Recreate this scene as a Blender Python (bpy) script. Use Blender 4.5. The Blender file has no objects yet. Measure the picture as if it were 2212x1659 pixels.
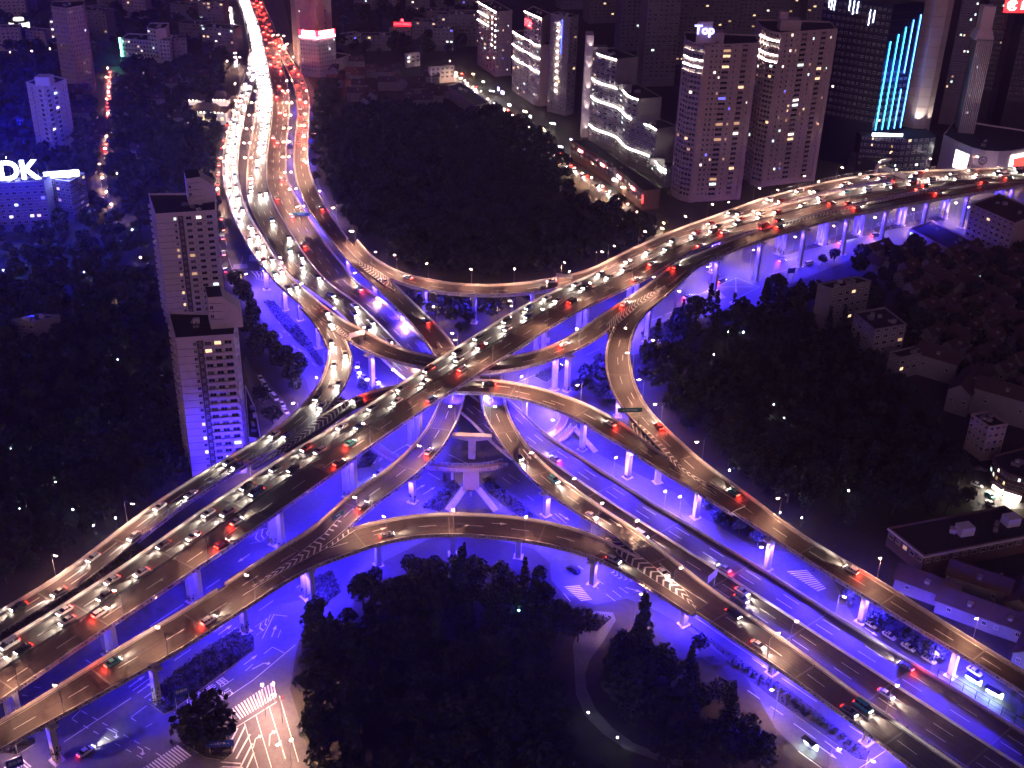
import bpy, bmesh, math, random
import numpy as np
from mathutils import Vector, Matrix
rng = random.Random(7); nrg = np.random.default_rng(7)
SC = bpy.context.scene; COL = SC.collection
# ------------------------------------------------------------------ camera
IW, IH, FPX, CAMZ = 2212.0, 1659.0, 2560.0, 235.0
_d = np.array([970 - IW / 2, 5540 - IH / 2]); _L = np.hypot(*_d); DN = _d / _L; RT = np.array([DN[1], -DN[0]])
TH = math.atan(FPX / _L); CT, ST = math.cos(TH), math.sin(TH)
_X = Vector((1, 0, 0)); _F = Vector((0, CT, -ST)); _U = Vector((0, ST, CT))
cam_d = bpy.data.cameras.new('camera'); cam = bpy.data.objects.new('camera', cam_d); COL.objects.link(cam)
_r = _X * RT[0] - _U * DN[0]; _u = -(_X * RT[1] - _U * DN[1])
M4 = Matrix((_r, _u, -_F)).transposed().to_4x4(); M4.translation = (0, 0, CAMZ); cam.matrix_world = M4
cam_d.sensor_fit = 'HORIZONTAL'; cam_d.sensor_width = 36.0; cam_d.lens = 36.0 * FPX / IW
cam_d.clip_start = 1.0; cam_d.clip_end = 12000.0
SC.camera = cam
# ------------------------------------------------------------------ night sky, faint sun lamp, exposure
W = bpy.data.worlds.new('World'); SC.world = W; W.use_nodes = True
nt = W.node_tree; nt.nodes.clear()
wo = nt.nodes.new('ShaderNodeOutputWorld'); bg = nt.nodes.new('ShaderNodeBackground'); sky = nt.nodes.new('ShaderNodeTexSky')
sky.sky_type = 'NISHITA'; sky.sun_disc = False; sky.sun_elevation = math.radians(-4); sky.sun_rotation = math.radians(187)
bg.inputs['Strength'].default_value = 0.05
bg2 = nt.nodes.new('ShaderNodeBackground'); bg2.inputs['Color'].default_value = (0.42, 0.20, 0.74, 1); bg2.inputs['Strength'].default_value = 0.04
ad = nt.nodes.new('ShaderNodeAddShader')
nt.links.new(sky.outputs[0], bg.inputs['Color']); nt.links.new(bg.outputs[0], ad.inputs[0]); nt.links.new(bg2.outputs[0], ad.inputs[1])
nt.links.new(ad.outputs[0], wo.inputs['Surface'])
sd = bpy.data.lights.new('sun', 'SUN'); sd.energy = 0.20; sd.angle = math.radians(40); sd.color = (1.0, 0.58, 0.86)   # glow of the city behind the camera
so = bpy.data.objects.new('sun', sd); COL.objects.link(so); so.rotation_euler = Vector((0.12, 1.0, -0.30)).to_track_quat('-Z', 'Y').to_euler()
SC.view_settings.view_transform = 'Standard'; SC.view_settings.look = 'None'; SC.view_settings.exposure = 1.05; SC.view_settings.gamma = 1.0
SC.view_settings.use_curve_mapping = False
SC.cycles.use_denoising = True; SC.cycles.max_bounces = 3; SC.cycles.diffuse_bounces = 2; SC.cycles.glossy_bounces = 1
SC.cycles.use_adaptive_sampling = True; SC.cycles.adaptive_threshold = 0.08; SC.cycles.adaptive_min_samples = 12; SC.cycles.light_sampling_threshold = 0.04
SC.cycles.transmission_bounces = 2; SC.cycles.volume_bounces = 0; SC.cycles.transparent_max_bounces = 4
SC.cycles.use_light_tree = True; SC.cycles.sample_clamp_indirect = 3.0; SC.cycles.sample_clamp_direct = 0.0
SC.cycles.caustics_reflective = False; SC.cycles.caustics_refractive = False

# ------------------------------------------------------------------ photo-point helpers (a picture point + a height = a place)
TILE = dict(a=(0, 0), b=(1280, 0), c=(2560, 0), d=(0, 960), e=(1280, 960), f=(2560, 960), g=(0, 1920), h=(1280, 1920), i=(2560, 1920))
def px(s):
    t = s[0]; x, y = map(float, s[1:].split(','))
    if t == 'D': return x, y
    if t == 'j': return (800 + x / 3.456) * .57604, (400 + y / 3.456) * .57604
    ox, oy = TILE[t]; return (ox + x / 1.728125) * .57604, (oy + y / 1.728125) * .57604
def un(s, z=0.0):
    x, y = px(s) if isinstance(s, str) else s
    p = np.array([x - IW / 2, y - IH / 2]); u = p @ RT; v = p @ DN
    D = np.array([u, FPX * CT - v * ST, -FPX * ST - v * CT]); t = (CAMZ - z) / (-D[2])
    return np.array([D[0] * t, D[1] * t, z])
def pr(P):
    d = np.array(P, float) - np.array([0, 0, CAMZ]); dep = d[1] * CT - d[2] * ST; up = d[1] * ST + d[2] * CT
    q = d[0] / dep * FPX * RT - up / dep * FPX * DN
    return q[0] + IW / 2, q[1] + IH / 2
def inview(P, m=40):
    x, y = pr(P); return -m < x < IW + m and -m < y < IH + m
# ------------------------------------------------------------------ materials
MATS = {}
def mat(name, col, rough=0.7, metal=0.0, var=0.0, scale=1.0, bump=0.0, spec=0.5):
    if name in MATS: return MATS[name]
    m = bpy.data.materials.new(name); m.use_nodes = True; n = m.node_tree.nodes; l = m.node_tree.links
    b = n['Principled BSDF']; b.inputs['Base Color'].default_value = (*col, 1); b.inputs['Roughness'].default_value = rough
    b.inputs['Metallic'].default_value = metal; b.inputs['Specular IOR Level'].default_value = spec
    if var > 0:
        g = n.new('ShaderNodeNewGeometry'); t = n.new('ShaderNodeTexNoise'); t.inputs['Scale'].default_value = scale; t.inputs['Detail'].default_value = 6
        t2 = n.new('ShaderNodeTexNoise'); t2.inputs['Scale'].default_value = scale * 0.08; t2.inputs['Detail'].default_value = 3
        l.new(g.outputs['Position'], t.inputs['Vector']); l.new(g.outputs['Position'], t2.inputs['Vector'])
        mm = n.new('ShaderNodeMath'); mm.operation = 'ADD'; l.new(t.outputs['Fac'], mm.inputs[0]); l.new(t2.outputs['Fac'], mm.inputs[1])
        r = n.new('ShaderNodeMapRange'); r.inputs[1].default_value = 0.6; r.inputs[2].default_value = 1.4
        r.inputs[3].default_value = 1 - var; r.inputs[4].default_value = 1 + var; l.new(mm.outputs[0], r.inputs[0])
        mx = n.new('ShaderNodeVectorMath'); mx.operation = 'SCALE'; mx.inputs[0].default_value = col; l.new(r.outputs[0], mx.inputs['Scale'])
        l.new(mx.outputs[0], b.inputs['Base Color'])
        if bump > 0:
            bp = n.new('ShaderNodeBump'); bp.inputs['Strength'].default_value = bump; bp.inputs['Distance'].default_value = 0.1
            l.new(t.outputs['Fac'], bp.inputs['Height']); l.new(bp.outputs[0], b.inputs['Normal'])
    MATS[name] = m; return m
def em(name, col, s):
    if name in MATS: return MATS[name]
    m = bpy.data.materials.new(name); m.use_nodes = True; b = m.node_tree.nodes['Principled BSDF']
    b.inputs['Base Color'].default_value = (.8 * col[0] + .1, .8 * col[1] + .1, .8 * col[2] + .1, 1)
    b.inputs['Emission Color'].default_value = (*col, 1); b.inputs['Emission Strength'].default_value = s
    MATS[name] = m; return m
ASPH = mat('asphalt_elevated', (0.062, 0.046, 0.040), 0.6, 0, 0.4, 0.9, 0.15)
def wear(m):
    """streaks and darker wheel tracks that follow the lanes"""
    n = m.node_tree.nodes; l = m.node_tree.links; b = n['Principled BSDF']; uv = n.new('ShaderNodeUVMap'); mp = n.new('ShaderNodeMapping'); mp.inputs['Scale'].default_value = (0.018, 1.1, 1); t = n.new('ShaderNodeTexNoise'); t.inputs['Scale'].default_value = 2.2; t.inputs['Detail'].default_value = 5
    l.new(uv.outputs[0], mp.inputs[0]); l.new(mp.outputs[0], t.inputs['Vector']); r = n.new('ShaderNodeMapRange'); r.inputs[1].default_value = .3; r.inputs[2].default_value = .7; r.inputs[3].default_value = .55; r.inputs[4].default_value = 1.45; l.new(t.outputs['Fac'], r.inputs[0])
    src = b.inputs['Base Color'].links[0].from_socket; v = n.new('ShaderNodeVectorMath'); v.operation = 'SCALE'; l.new(src, v.inputs[0]); l.new(r.outputs[0], v.inputs['Scale']); l.new(v.outputs[0], b.inputs['Base Color'])
wear(ASPH)
ASPHG = mat('asphalt_street', (0.075, 0.072, 0.074), 0.6, 0, 0.4, 0.7, 0.15)
CONC = mat('concrete_weathered', (0.55, 0.49, 0.45), 0.8, 0, 0.25, 0.8, 0.2)
CONCP = mat('concrete_painted', (0.55, 0.52, 0.50), 0.7, 0, 0.15, 0.5)
PAINT = mat('road_paint', (0.72, 0.70, 0.66), 0.6, 0, 0.25, 2.0)
STEEL = mat('galvanised_steel', (0.35, 0.35, 0.36), 0.45, 0.6)
DARKM = mat('dark_metal', (0.05, 0.05, 0.055), 0.5, 0.5)
LEAF = mat('leaves_dark', (0.024, 0.032, 0.022), 0.75, 0, 0.5, 0.6)
LEAF2 = mat('leaves_mid', (0.034, 0.044, 0.026), 0.75, 0, 0.5, 0.6)
BARK = mat('bark', (0.09, 0.065, 0.045), 0.9, 0, 0.4, 3.0)
SOIL = mat('soil', (0.045, 0.04, 0.03), 0.95, 0, 0.4, 0.5)
PAVE = mat('paving', (0.16, 0.15, 0.14), 0.8, 0, 0.3, 1.2)
GLASSD = mat('dark_glass', (0.02, 0.022, 0.03), 0.15, 0.0, spec=0.7)
LAMPW = em('lamp_glow_warm', (1.0, 0.60, 0.32), 420.0)
LAMPC = em('lamp_glow_white', (0.85, 0.95, 1.0), 45.0)
BLUEG = em('led_blue', (0.12, 0.10, 1.0), 30.0)
# ------------------------------------------------------------------ mesh builder
class MB:
    def __init__(s): s.v = []; s.f = []; s.m = []
    def add(s, vs, fs, m=0):
        o = len(s.v); s.v += [tuple(map(float, p)) for p in vs]; s.f += [tuple(o + k for k in f) for f in fs]; s.m += [m] * len(fs); return s
    def box(s, c, size, rz=0.0, m=0, taper=1.0):
        x, y, z = size[0] / 2, size[1] / 2, size[2] / 2; ca, sa = math.cos(rz), math.sin(rz); vs = []
        for k, (dx, dy, dz) in enumerate(((-x, -y, -z), (x, -y, -z), (x, y, -z), (-x, y, -z), (-x, -y, z), (x, -y, z), (x, y, z), (-x, y, z))):
            if k > 3: dx *= taper; dy *= taper
            vs.append((c[0] + dx * ca - dy * sa, c[1] + dx * sa + dy * ca, c[2] + dz))
        return s.add(vs, [(3, 2, 1, 0), (4, 5, 6, 7), (0, 1, 5, 4), (1, 2, 6, 5), (2, 3, 7, 6), (3, 0, 4, 7)], m)
    def prism(s, poly, z0, z1, m=0, top=None):
        n = len(poly); a = sum(poly[k][0] * poly[(k + 1) % n][1] - poly[(k + 1) % n][0] * poly[k][1] for k in range(n))
        if a < 0: poly = poly[::-1]
        vs = [(p[0], p[1], z0) for p in poly] + [(p[0], p[1], z1) for p in poly]
        s.add(vs, [(k, (k + 1) % n, n + (k + 1) % n, n + k) for k in range(n)] + [tuple(range(n))[::-1]], m)
        return s.add(vs[n:], [tuple(range(n))], m if top is None else top)
    def tube(s, pts, r0, r1=None, n=6, m=0):
        r1 = r0 if r1 is None else r1; pts = [Vector(p) for p in pts]; rings = []
        for k, p in enumerate(pts):
            d = (pts[min(k + 1, len(pts) - 1)] - pts[max(k - 1, 0)]).normalized()
            u = d.cross(Vector((0, 0, 1))); u = Vector((1, 0, 0)) if u.length < 1e-3 else u.normalized(); w = d.cross(u)
            r = r0 + (r1 - r0) * k / (len(pts) - 1)
            rings.append([p + u * (r * math.cos(6.2832 * q / n)) + w * (r * math.sin(6.2832 * q / n)) for q in range(n)])
        vs = [p for R in rings for p in R]; fs = []
        for k in range(len(rings) - 1):
            for q in range(n): fs.append((k * n + q, k * n + (q + 1) % n, (k + 1) * n + (q + 1) % n, (k + 1) * n + q))
        fs += [tuple(range(n))[::-1], tuple((len(rings) - 1) * n + q for q in range(n))]
        return s.add(vs, fs, m)
    def strip(s, A, B, m=0):
        A = [tuple(p) for p in A]; B = [tuple(p) for p in B]; n = len(A)
        return s.add(A + B, [(k, n + k, n + k + 1, k + 1) for k in range(n - 1)], m)
    def mesh(s, name, mats):
        me = bpy.data.meshes.new(name); me.from_pydata(s.v, [], s.f)
        for m in mats: me.materials.append(m)
        if len(mats) > 1: me.polygons.foreach_set('material_index', s.m)
        me.update(); return me
    def build(s, name, mats, parent=None, loc=None):
        if not isinstance(mats, (list, tuple)): mats = [mats]
        return link(name, s.mesh(name, mats), parent, loc)
def link(name, data, parent=None, loc=None, rz=None):
    o = bpy.data.objects.new(name, data); COL.objects.link(o)
    if parent is not None: o.parent = parent
    if loc is not None: o.location = loc
    if rz is not None: o.rotation_euler = (0, 0, rz)
    return o
def tag(o, label=None, cat=None, group=None, kind=None):
    if label: o['label'] = label
    if cat: o['category'] = cat
    if group: o['group'] = group
    if kind: o['kind'] = kind
    return o
def thing(name, label, cat, loc=(0, 0, 0), rz=0.0, group=None):
    o = link(name, None, None, tuple(loc), rz); o.empty_display_size = 0.5; return tag(o, label, cat, group)
def rawmesh(name, V, F, mats, midx=None):
    me = bpy.data.meshes.new(name); me.from_pydata(V, [], F)
    for m in (mats if isinstance(mats, (list, tuple)) else [mats]): me.materials.append(m)
    if midx is not None: me.polygons.foreach_set('material_index', midx)
    me.update(); return me
def light(name, kind, loc, energy, col, parent=None, aim=None, size=0.3, cone=None, blend=0.6):
    L = bpy.data.lights.new(name, kind); L.energy = energy; L.color = col
    if kind in ('POINT', 'SPOT'): L.shadow_soft_size = size
    if kind == 'AREA': L.size = size
    if kind == 'SPOT': L.spot_size = cone or 2.6; L.spot_blend = blend
    o = link(name, L, parent, loc)
    if aim is not None: o.rotation_euler = Vector(aim).to_track_quat('-Z', 'Y').to_euler()
    return o
ORD = ['first', 'second', 'third', 'fourth', 'fifth', 'sixth', 'seventh', 'eighth', 'ninth', 'tenth', 'eleventh', 'twelfth', 'thirteenth', 'fourteenth', 'fifteenth', 'sixteenth', 'seventeenth', 'eighteenth', 'nineteenth', 'twentieth', 'twenty-first', 'twenty-second', 'twenty-third', 'twenty-fourth', 'twenty-fifth']
def leaves(C, Rr, n, size, rg):
    """n leaf-clump quads spread through an ellipsoid shell; returns verts, faces"""
    d = rg.normal(size=(n, 3)); d /= np.linalg.norm(d, axis=1)[:, None]
    rad = rg.uniform(0.45, 1.0, n) ** 0.6; P = np.array(C) + d * np.array(Rr) * rad[:, None]
    a = rg.normal(size=(n, 3)) + d * 0.8; a /= np.linalg.norm(a, axis=1)[:, None]
    b = np.cross(a, rg.normal(size=(n, 3))); b /= np.linalg.norm(b, axis=1)[:, None]; c = np.cross(a, b)
    sz = size * rg.uniform(0.55, 1.25, n)[:, None]
    V = np.stack([P + b * sz, P + c * sz * .8, P - b * sz, P - c * sz * .8], 1).reshape(-1, 3)
    return V, np.arange(4 * n).reshape(n, 4)
# lettering outlines, made once
TXT = {}
for _s in ('Top', 'TDK', 'M', '招', '兴业', '酒店餐厅', '上海广场', '木邦商厦广场', '金宝汇', '国家图', '书馆开放', '上海市名老中医诊疗', '延安高架 南北高架', '延安路 徐家汇', '←人民广场 →', '西藏路', '连云路', '延安路', '公交专用', '7-9', '16-19', '直行', '左转'):
    for _b in (False, True):
        _c = bpy.data.curves.new('t', 'FONT'); _c.body = _s; _c.size = 1.0; _c.extrude = .02; _c.align_x = 'CENTER'; _c.align_y = 'CENTER'; _c.offset = .025 if _b else 0.0
        _t = bpy.data.objects.new('t', _c); COL.objects.link(_t); TXT[(_s, _b)] = bpy.data.meshes.new_from_object(_t.evaluated_get(bpy.context.evaluated_depsgraph_get())); bpy.data.objects.remove(_t)
def person_mesh(seed):
    rg = random.Random(seed); st_ = rg.uniform(.12, .3); me = bpy.data.meshes.new('body'); J = [(0, 0, .95), (0, 0, 1.2), (0, 0, 1.42), (0, 0, 1.52), (0, .02, 1.66), (0, .02, 1.74), (-.19, 0, 1.40), (-.25, -st_ * .4, 1.12), (-.24, -st_ * .2 + .1, .88), (.19, 0, 1.40), (.25, st_ * .4, 1.12), (.24, st_ * .2 + .1, .88), (-.10, 0, .90), (-.11, st_ * .6, .50), (-.11, st_, .08), (-.11, st_ + .16, .04), (.10, 0, .90), (.11, -st_ * .4, .50), (.11, -st_, .08), (.11, -st_ + .16, .04)]
    E_ = [(0, 1), (1, 2), (2, 3), (3, 4), (4, 5), (2, 6), (6, 7), (7, 8), (2, 9), (9, 10), (10, 11), (0, 12), (12, 13), (13, 14), (14, 15), (0, 16), (16, 17), (17, 18), (18, 19)]
    R_ = [.16, .15, .17, .06, .10, .09, .07, .055, .035, .07, .055, .035, .10, .07, .045, .035, .10, .07, .045, .035]
    me.from_pydata(J, E_, []); o = bpy.data.objects.new('p', me); COL.objects.link(o); o.modifiers.new('s', 'SKIN'); 
    for k, v in enumerate(me.skin_vertices[0].data): v.radius = (R_[k], R_[k]); v.use_root = (k == 0)
    s = o.modifiers.new('d', 'SUBSURF'); s.levels = 1; dg = bpy.context.evaluated_depsgraph_get(); m2 = bpy.data.meshes.new_from_object(o.evaluated_get(dg)); bpy.data.objects.remove(o); return m2
PM = [person_mesh(k) for k in range(3)]
# ------------------------------------------------------------------ elevated roads
ROADS = {}
def crom(P, n=14):
    P = np.array(P); Q = np.vstack([2 * P[0] - P[1], P, 2 * P[-1] - P[-2]]); out = []
    for k in range(1, len(Q) - 2):
        for t in np.linspace(0, 1, n, endpoint=False):
            a, b, c, d = Q[k - 1], Q[k], Q[k + 1], Q[k + 2]
            out.append(.5 * ((2 * b) + (c - a) * t + (2 * a - 5 * b + 4 * c - d) * t * t + (3 * b - a - 3 * c + d) * t ** 3))
    out.append(P[-1]); return np.array(out)
def resample(A, step):
    s = np.r_[0, np.cumsum(np.linalg.norm(np.diff(A, axis=0), axis=1))]; n = max(2, int(round(s[-1] / step)) + 1); q = np.linspace(0, s[-1], n)
    return np.stack([np.interp(q, s, A[:, k]) for k in range(A.shape[1])], 1)
def smooth(A, it):
    A = A.copy()
    for _ in range(it): A[1:-1] = .25 * A[:-2] + .5 * A[1:-1] + .25 * A[2:]
    return A
def trace(key, spec, mirror=False, step=3.0, it=14, wfix=None):
    Ls, Rs = [], []
    for ln in spec.strip().split(';'):
        a, b, z = ln.split(); z = float(z); L, R = un(a, z), un(b, z)
        if mirror: L = 2 * L - R
        Ls.append(L); Rs.append(R)
    A = np.hstack([crom(Ls), crom(Rs)]); c = (A[:, :3] + A[:, 3:]) / 2
    s = np.r_[0, np.cumsum(np.linalg.norm(np.diff(c, axis=0), axis=1))]; n = int(s[-1] / step) + 1; q = np.linspace(0, s[-1], n)
    A = np.stack([np.interp(q, s, A[:, k]) for k in range(6)], 1)
    C = smooth((A[:, :3] + A[:, 3:]) / 2, it); t = np.gradient(C[:, :2], axis=0); t /= np.linalg.norm(t, axis=1)[:, None]
    nrm = np.stack([-t[:, 1], t[:, 0]], 1)                      # left-hand normal of travel along C
    h = ((A[:, :2] - A[:, 3:5]) * nrm).sum(1) / 2; h = smooth(h[:, None], it + 10)[:, 0]
    if wfix: h = np.sign(h.mean()) * np.clip(abs(h), wfix[0], wfix[1])
    ROADS[key] = dict(C=C, n=nrm, h=h, t=t, s=np.linspace(0, s[-1], n), len=s[-1]); return ROADS[key]
trace('M', '''g-420,1120 g-300,1440 19;g-150,955 g-100,1300 19.5;g0,860 g60,1185 19.5;g560,520 g640,795 20;g1100,155 g1240,400 21;
d1750,1350 g1800,25 22;e0,1090 e130,1275 23;e300,895 e420,1080 23.5;e620,682 e740,868 24;e960,465 e1070,655 24;e1300,252 e1400,450 24;e1640,103 e1720,290 23.5;e1900,-5 e1980,150 23;
c0,1530 c60,1625 23;c400,1405 c420,1510 23;c800,1295 c830,1395 23;c1270,1195 c1290,1290 22.5;c1700,1150 c1720,1215 22;c2212,1118 c2220,1165 21.5;c2700,1085 c2710,1125 21''', it=24, wfix=(8.2, 10.2))
trace('LA', '''a1620,300 a1690,320 6.5;a1598,440 a1672,465 6.5;a1540,640 a1615,650 7;a1490,800 a1578,820 7.5;a1450,960 a1550,980 8.5;a1440,1100 a1545,1130 9.5;a1465,1260 a1570,1280 10.5;
a1510,1410 a1630,1420 11.5;a1570,1530 a1705,1545 12.5;d1645,0 d1775,0 13.5;d1780,165 d1895,155 14.5;d1900,270 d2010,260 15.5;d2000,350 d2110,345 16.5;
d2105,455 d2195,415 17.2;e40,530 e80,440 17.8;e130,620 e190,515 18.3;e250,665 e300,572 18.5;e400,712 e450,632 18.5;e560,748 e640,660 18.5;e700,765 e760,680 18.5;e930,772 e930,682 18.5;
e1100,750 e1100,662 18.5;e1300,705 e1270,628 18.5;e1460,645 e1420,575 18.8;e1610,575 e1560,478 19.2;e1740,470 e1700,380 20;e1910,335 e1860,278 21;e2090,215 e2040,165 22;
c0,1745 c-10,1700 22.6;c150,1695 c140,1640 22.9;c300,1640 c300,1565 23;c560,1545 c545,1478 23;c860,1460 c850,1392 23;c1100,1405 c1090,1335 22.8;c1700,1300 c1680,1225 22;c2212,1200 c2212,1163 21.4;c2700,1140 c2700,1123 21''', it=20, wfix=(4.2, 5.2))
trace('WU', '''d1960,330 d2050,330 16.3;d2050,410 d2150,440 17;d2115,520 d2195,540 17.4;d2130,620 d2290,620 17.8;e-110,760 e72,740 18.2;d2060,850 e20,860 18.6;d1965,975 d2160,960 19;
d1880,1060 d2060,1060 19.3;d1700,1190 d1860,1200 19.6;d1420,1350 d1580,1370 19.8;d960,1640 d1180,1630 19.8;g380,425 g520,490 19.3;g0,645 g110,725 19;g-300,830 g-200,915 18.5''', it=14, wfix=(4.2, 5.2))
trace('EA', '''d1800,1245 d1870,1290 19.4;d2080,1040 d2170,1100 19.2;e0,955 e50,1015 19;e150,893 e200,965 18.7;e330,845 e390,915 18.3;e600,810 e560,890 18;e870,800 e800,888 17.6;e1050,806 e1040,908 17.3;
e1250,832 e1230,958 17;e1450,890 e1420,1030 16.7;e1600,950 e1580,1100 16.5;e1750,1040 e1740,1190 16.3;e1900,1165 e1890,1275 16.1;e2060,1290 e2030,1360 16;e2160,1370 e2130,1420 15.8;f130,1450 f60,1500 15.5;f400,1620 f310,1659 15.3''', it=14, wfix=(4.0, 5.4))
trace('RC', '''c300,1645 c150,1640 22.6;c130,1705 c0,1725 22.2;e2120,250 e2070,190 21.8;e2000,345 e1930,300 21;e1915,440 e1790,405 20.3;e1880,530 e1740,525 19.6;e1868,620 e1705,630 19;e1878,740 e1713,760 18.4;e1920,880 e1750,880 17.8;
e2000,1015 e1815,990 17.2;e2110,1130 e1960,1150 16.6;e2212,1222 e2090,1290 16;f130,1345 f40,1440 15.6;f420,1545 f310,1659 15;i700,115 i560,155 14.6;i1000,290 i850,350 14.2;i1240,430 i1080,495 13.8;i1600,660 i1400,690 13.3;
i1900,850 i1700,870 13;i2212,1040 i2050,1080 12.7;i2500,1220 i2350,1280 12.4;i2900,1470 i2750,1530 12''', it=14)
trace('RA', '''a1765,200 a1800,230 6.5;a1800,330 a1850,330 6.6;a1840,420 a1905,410 6.8;a1882,500 a1962,495 7.2;a1915,600 a1998,600 7.5;a1925,750 a2007,750 8;a1908,930 a1998,940 8.6;a1903,1080 a2003,1080 9.2;a1935,1220 a2050,1220 10;a1990,1340 a2115,1350 10.8;
a2070,1460 a2195,1460 11.6;a2160,1575 b60,1570 12.2;e50,45 e190,40 12.6;e150,135 e290,140 12.8;e260,240 e410,250 12.8;e385,365 e520,355 12.5;e480,470 e620,450 12.2;e545,555 e690,520 12;e600,640 e740,605 12;e650,730 e810,710 12;e665,820 e820,815 12;
e655,900 e802,905 12;e620,980 e765,1050 12;e590,1060 e705,1170 12.2;e540,1140 e625,1290 12.5;e480,1210 e545,1385 12.8;e380,1300 e440,1485 13.2;e250,1400 e310,1565 13.7;e130,1490 e180,1650 14.1;e0,1590 h70,80 14.5;g2090,70 g2150,210 14.9;g1830,225 g1940,330 15.3;g1640,350 g1730,455 15.4;g1480,455 g1560,560 15.4''', it=12, wfix=(3.9, 5.2))
trace('RB', '''b20,1540 b90,1590 12.6;e110,20 e200,30 12.8;e230,100 e300,75 13.2;e335,165 e400,118 13.8;e550,228 e600,165 14.8;e750,257 e790,186 15.6;e950,266 e970,191 16.5;e1150,256 e1150,183 17.6;e1340,232 e1320,163 18.8;e1490,190 e1470,132 20;
e1660,140 e1630,92 21.3;e1900,15 e1870,-30 22.3;c0,1535 c-20,1485 23;c180,1470 c165,1418 23;c600,1338 c590,1268 23;c1000,1240 c990,1162 22.8;c1280,1190 c1270,1118 22.4;c1700,1148 c1700,1106 22;c2212,1118 c2212,1085 21.5;c2700,1086 c2700,1060 21''', it=16, wfix=(4.0, 5.6))
trace('BB', '''g-420,1620 g-380,1750 15.5;g-200,1490 g-180,1640 15.5;g0,1368 g40,1520 15.5;g330,1170 g390,1335 15.5;g700,930 g750,1135 15.5;g1070,710 g1120,930 15.5;g1500,440 g1520,690 15.4;g1830,235 g1840,470 15.2;g2150,120 g2160,315 15;h0,150 h20,280 14.7;h130,98 h160,230 14.4;h260,55 h320,190 14.2;
h400,27 h470,158 14;h600,13 h640,149 13.8;h800,11 h820,152 13.6;h1000,23 h1010,166 13.3;h1170,37 h1180,187 13;h1400,75 h1370,222 12.6;h1560,118 h1520,262 12.3;h1720,190 h1660,308 12;h1900,300 h1830,370 11.8;h2080,420 h2030,480 11.6;h2212,520 h2150,560 11.4;i130,600 i80,650 11.2''', it=14, wfix=(4.6, 6.4))
trace('SE', '''e885,780 e1040,775 12;e885,850 e1045,850 12;e892,920 e1062,930 12;e915,1015 e1088,1040 12;e970,1120 e1148,1155 12;e1040,1230 e1228,1268 12;e1115,1335 e1330,1372 11.9;e1215,1445 e1455,1475 11.9;e1360,1560 e1600,1572 11.8;e1530,1672 e1730,1665 11.8;
h1740,130 h1860,92 11.7;h1900,260 h1990,185 11.5;h2050,430 h2150,305 11.3;i50,635 i150,480 11.1;i220,745 i330,600 11;i420,885 i570,770 10.8;i720,1090 i900,1010 10.5;i1020,1305 i1250,1275 10.2;i1480,1659 i1720,1600 10;i1900,1960 i2120,1880 10;i2250,2210 i2480,2120 10''', it=12)
trace('NS', '''a1500,-180 a1660,-180 6;a1520,-60 a1690,-60 6;a1548,30 a1722,60 6;a1590,180 a1775,170 6;a1618,330 a1815,330 6;a1655,480 a1838,480 6;a1668,600 a1868,600 6;a1657,690 a1878,690 6;j520,250 j980,250 6;j470,500 j955,500 6;j440,740 j945,740 6;j430,950 j960,950 6.2;j425,1100 j1030,1100 6.3;
j450,1280 j1140,1280 6.4;j540,1480 j1290,1500 6.5;d1900,200 j1365,1620 6.5;d2060,280 e0,95 6.5;e0,350 e200,265 6.5;e180,510 e390,460 6.5;e360,680 e560,655 6.5;e560,850 e780,820 6.5''', it=10, wfix=(11.5, 13.8))
trace('NT', '''e640,760 e780,820 6.5;e800,880 e940,925 6.5;e985,1020 e1110,1045 6.5;e1150,1190 e1300,1152 6.5;e1360,1335 e1500,1275 6.5;e1590,1495 e1700,1402 6.5;e1830,1655 e1950,1565 6.5;i0,240 i100,122 6.5;i370,472 i520,380 6.5;i850,785 i1010,690 6.5;i1450,1175 i1640,1075 6.5;i2000,1530 i2212,1432 6.5;i2500,1850 i2720,1750 6.5''', mirror=True, it=14, wfix=(10.4, 12.0))
RANK = ['M', 'NS', 'NT', 'LA', 'RC', 'RB', 'WU', 'EA', 'RA', 'BB', 'SE']
for k, key in enumerate(RANK): ROADS[key]['C'][:, 2] -= 0.014 * k
def near(key, P):
    r = ROADS[key]; d = (r['C'][:, 0] - P[0]) ** 2 + (r['C'][:, 1] - P[1]) ** 2; k = int(d.argmin()); return k, math.sqrt(d[k])
def deckz(P, zh, tol=3.0):
    best = None
    for key, r in ROADS.items():
        k, d = near(key, P)
        if d < abs(r['h'][k]) + 0.6 and abs(r['C'][k, 2] - zh) < tol and (best is None or r['C'][k, 2] > best): best = r['C'][k, 2]
    return zh if best is None else best
def off(r, o, dz=0.0, a=0, b=None):
    """points at lateral offset o*(+left) along the road"""
    sl = slice(a, b); C = r['C'][sl]; o = np.broadcast_to(o, (len(r['C']),))[sl]
    return np.column_stack([C[:, :2] + r['n'][sl] * o[:, None], C[:, 2] + dz])
def runs(mask):
    out = []; k = 0; n = len(mask)
    while k < n:
        if mask[k]:
            j = k
            while j + 1 < n and mask[j + 1]: j += 1
            if j - k >= 2: out.append((k, j + 1))
            k = j + 1
        else: k += 1
    return out
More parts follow.
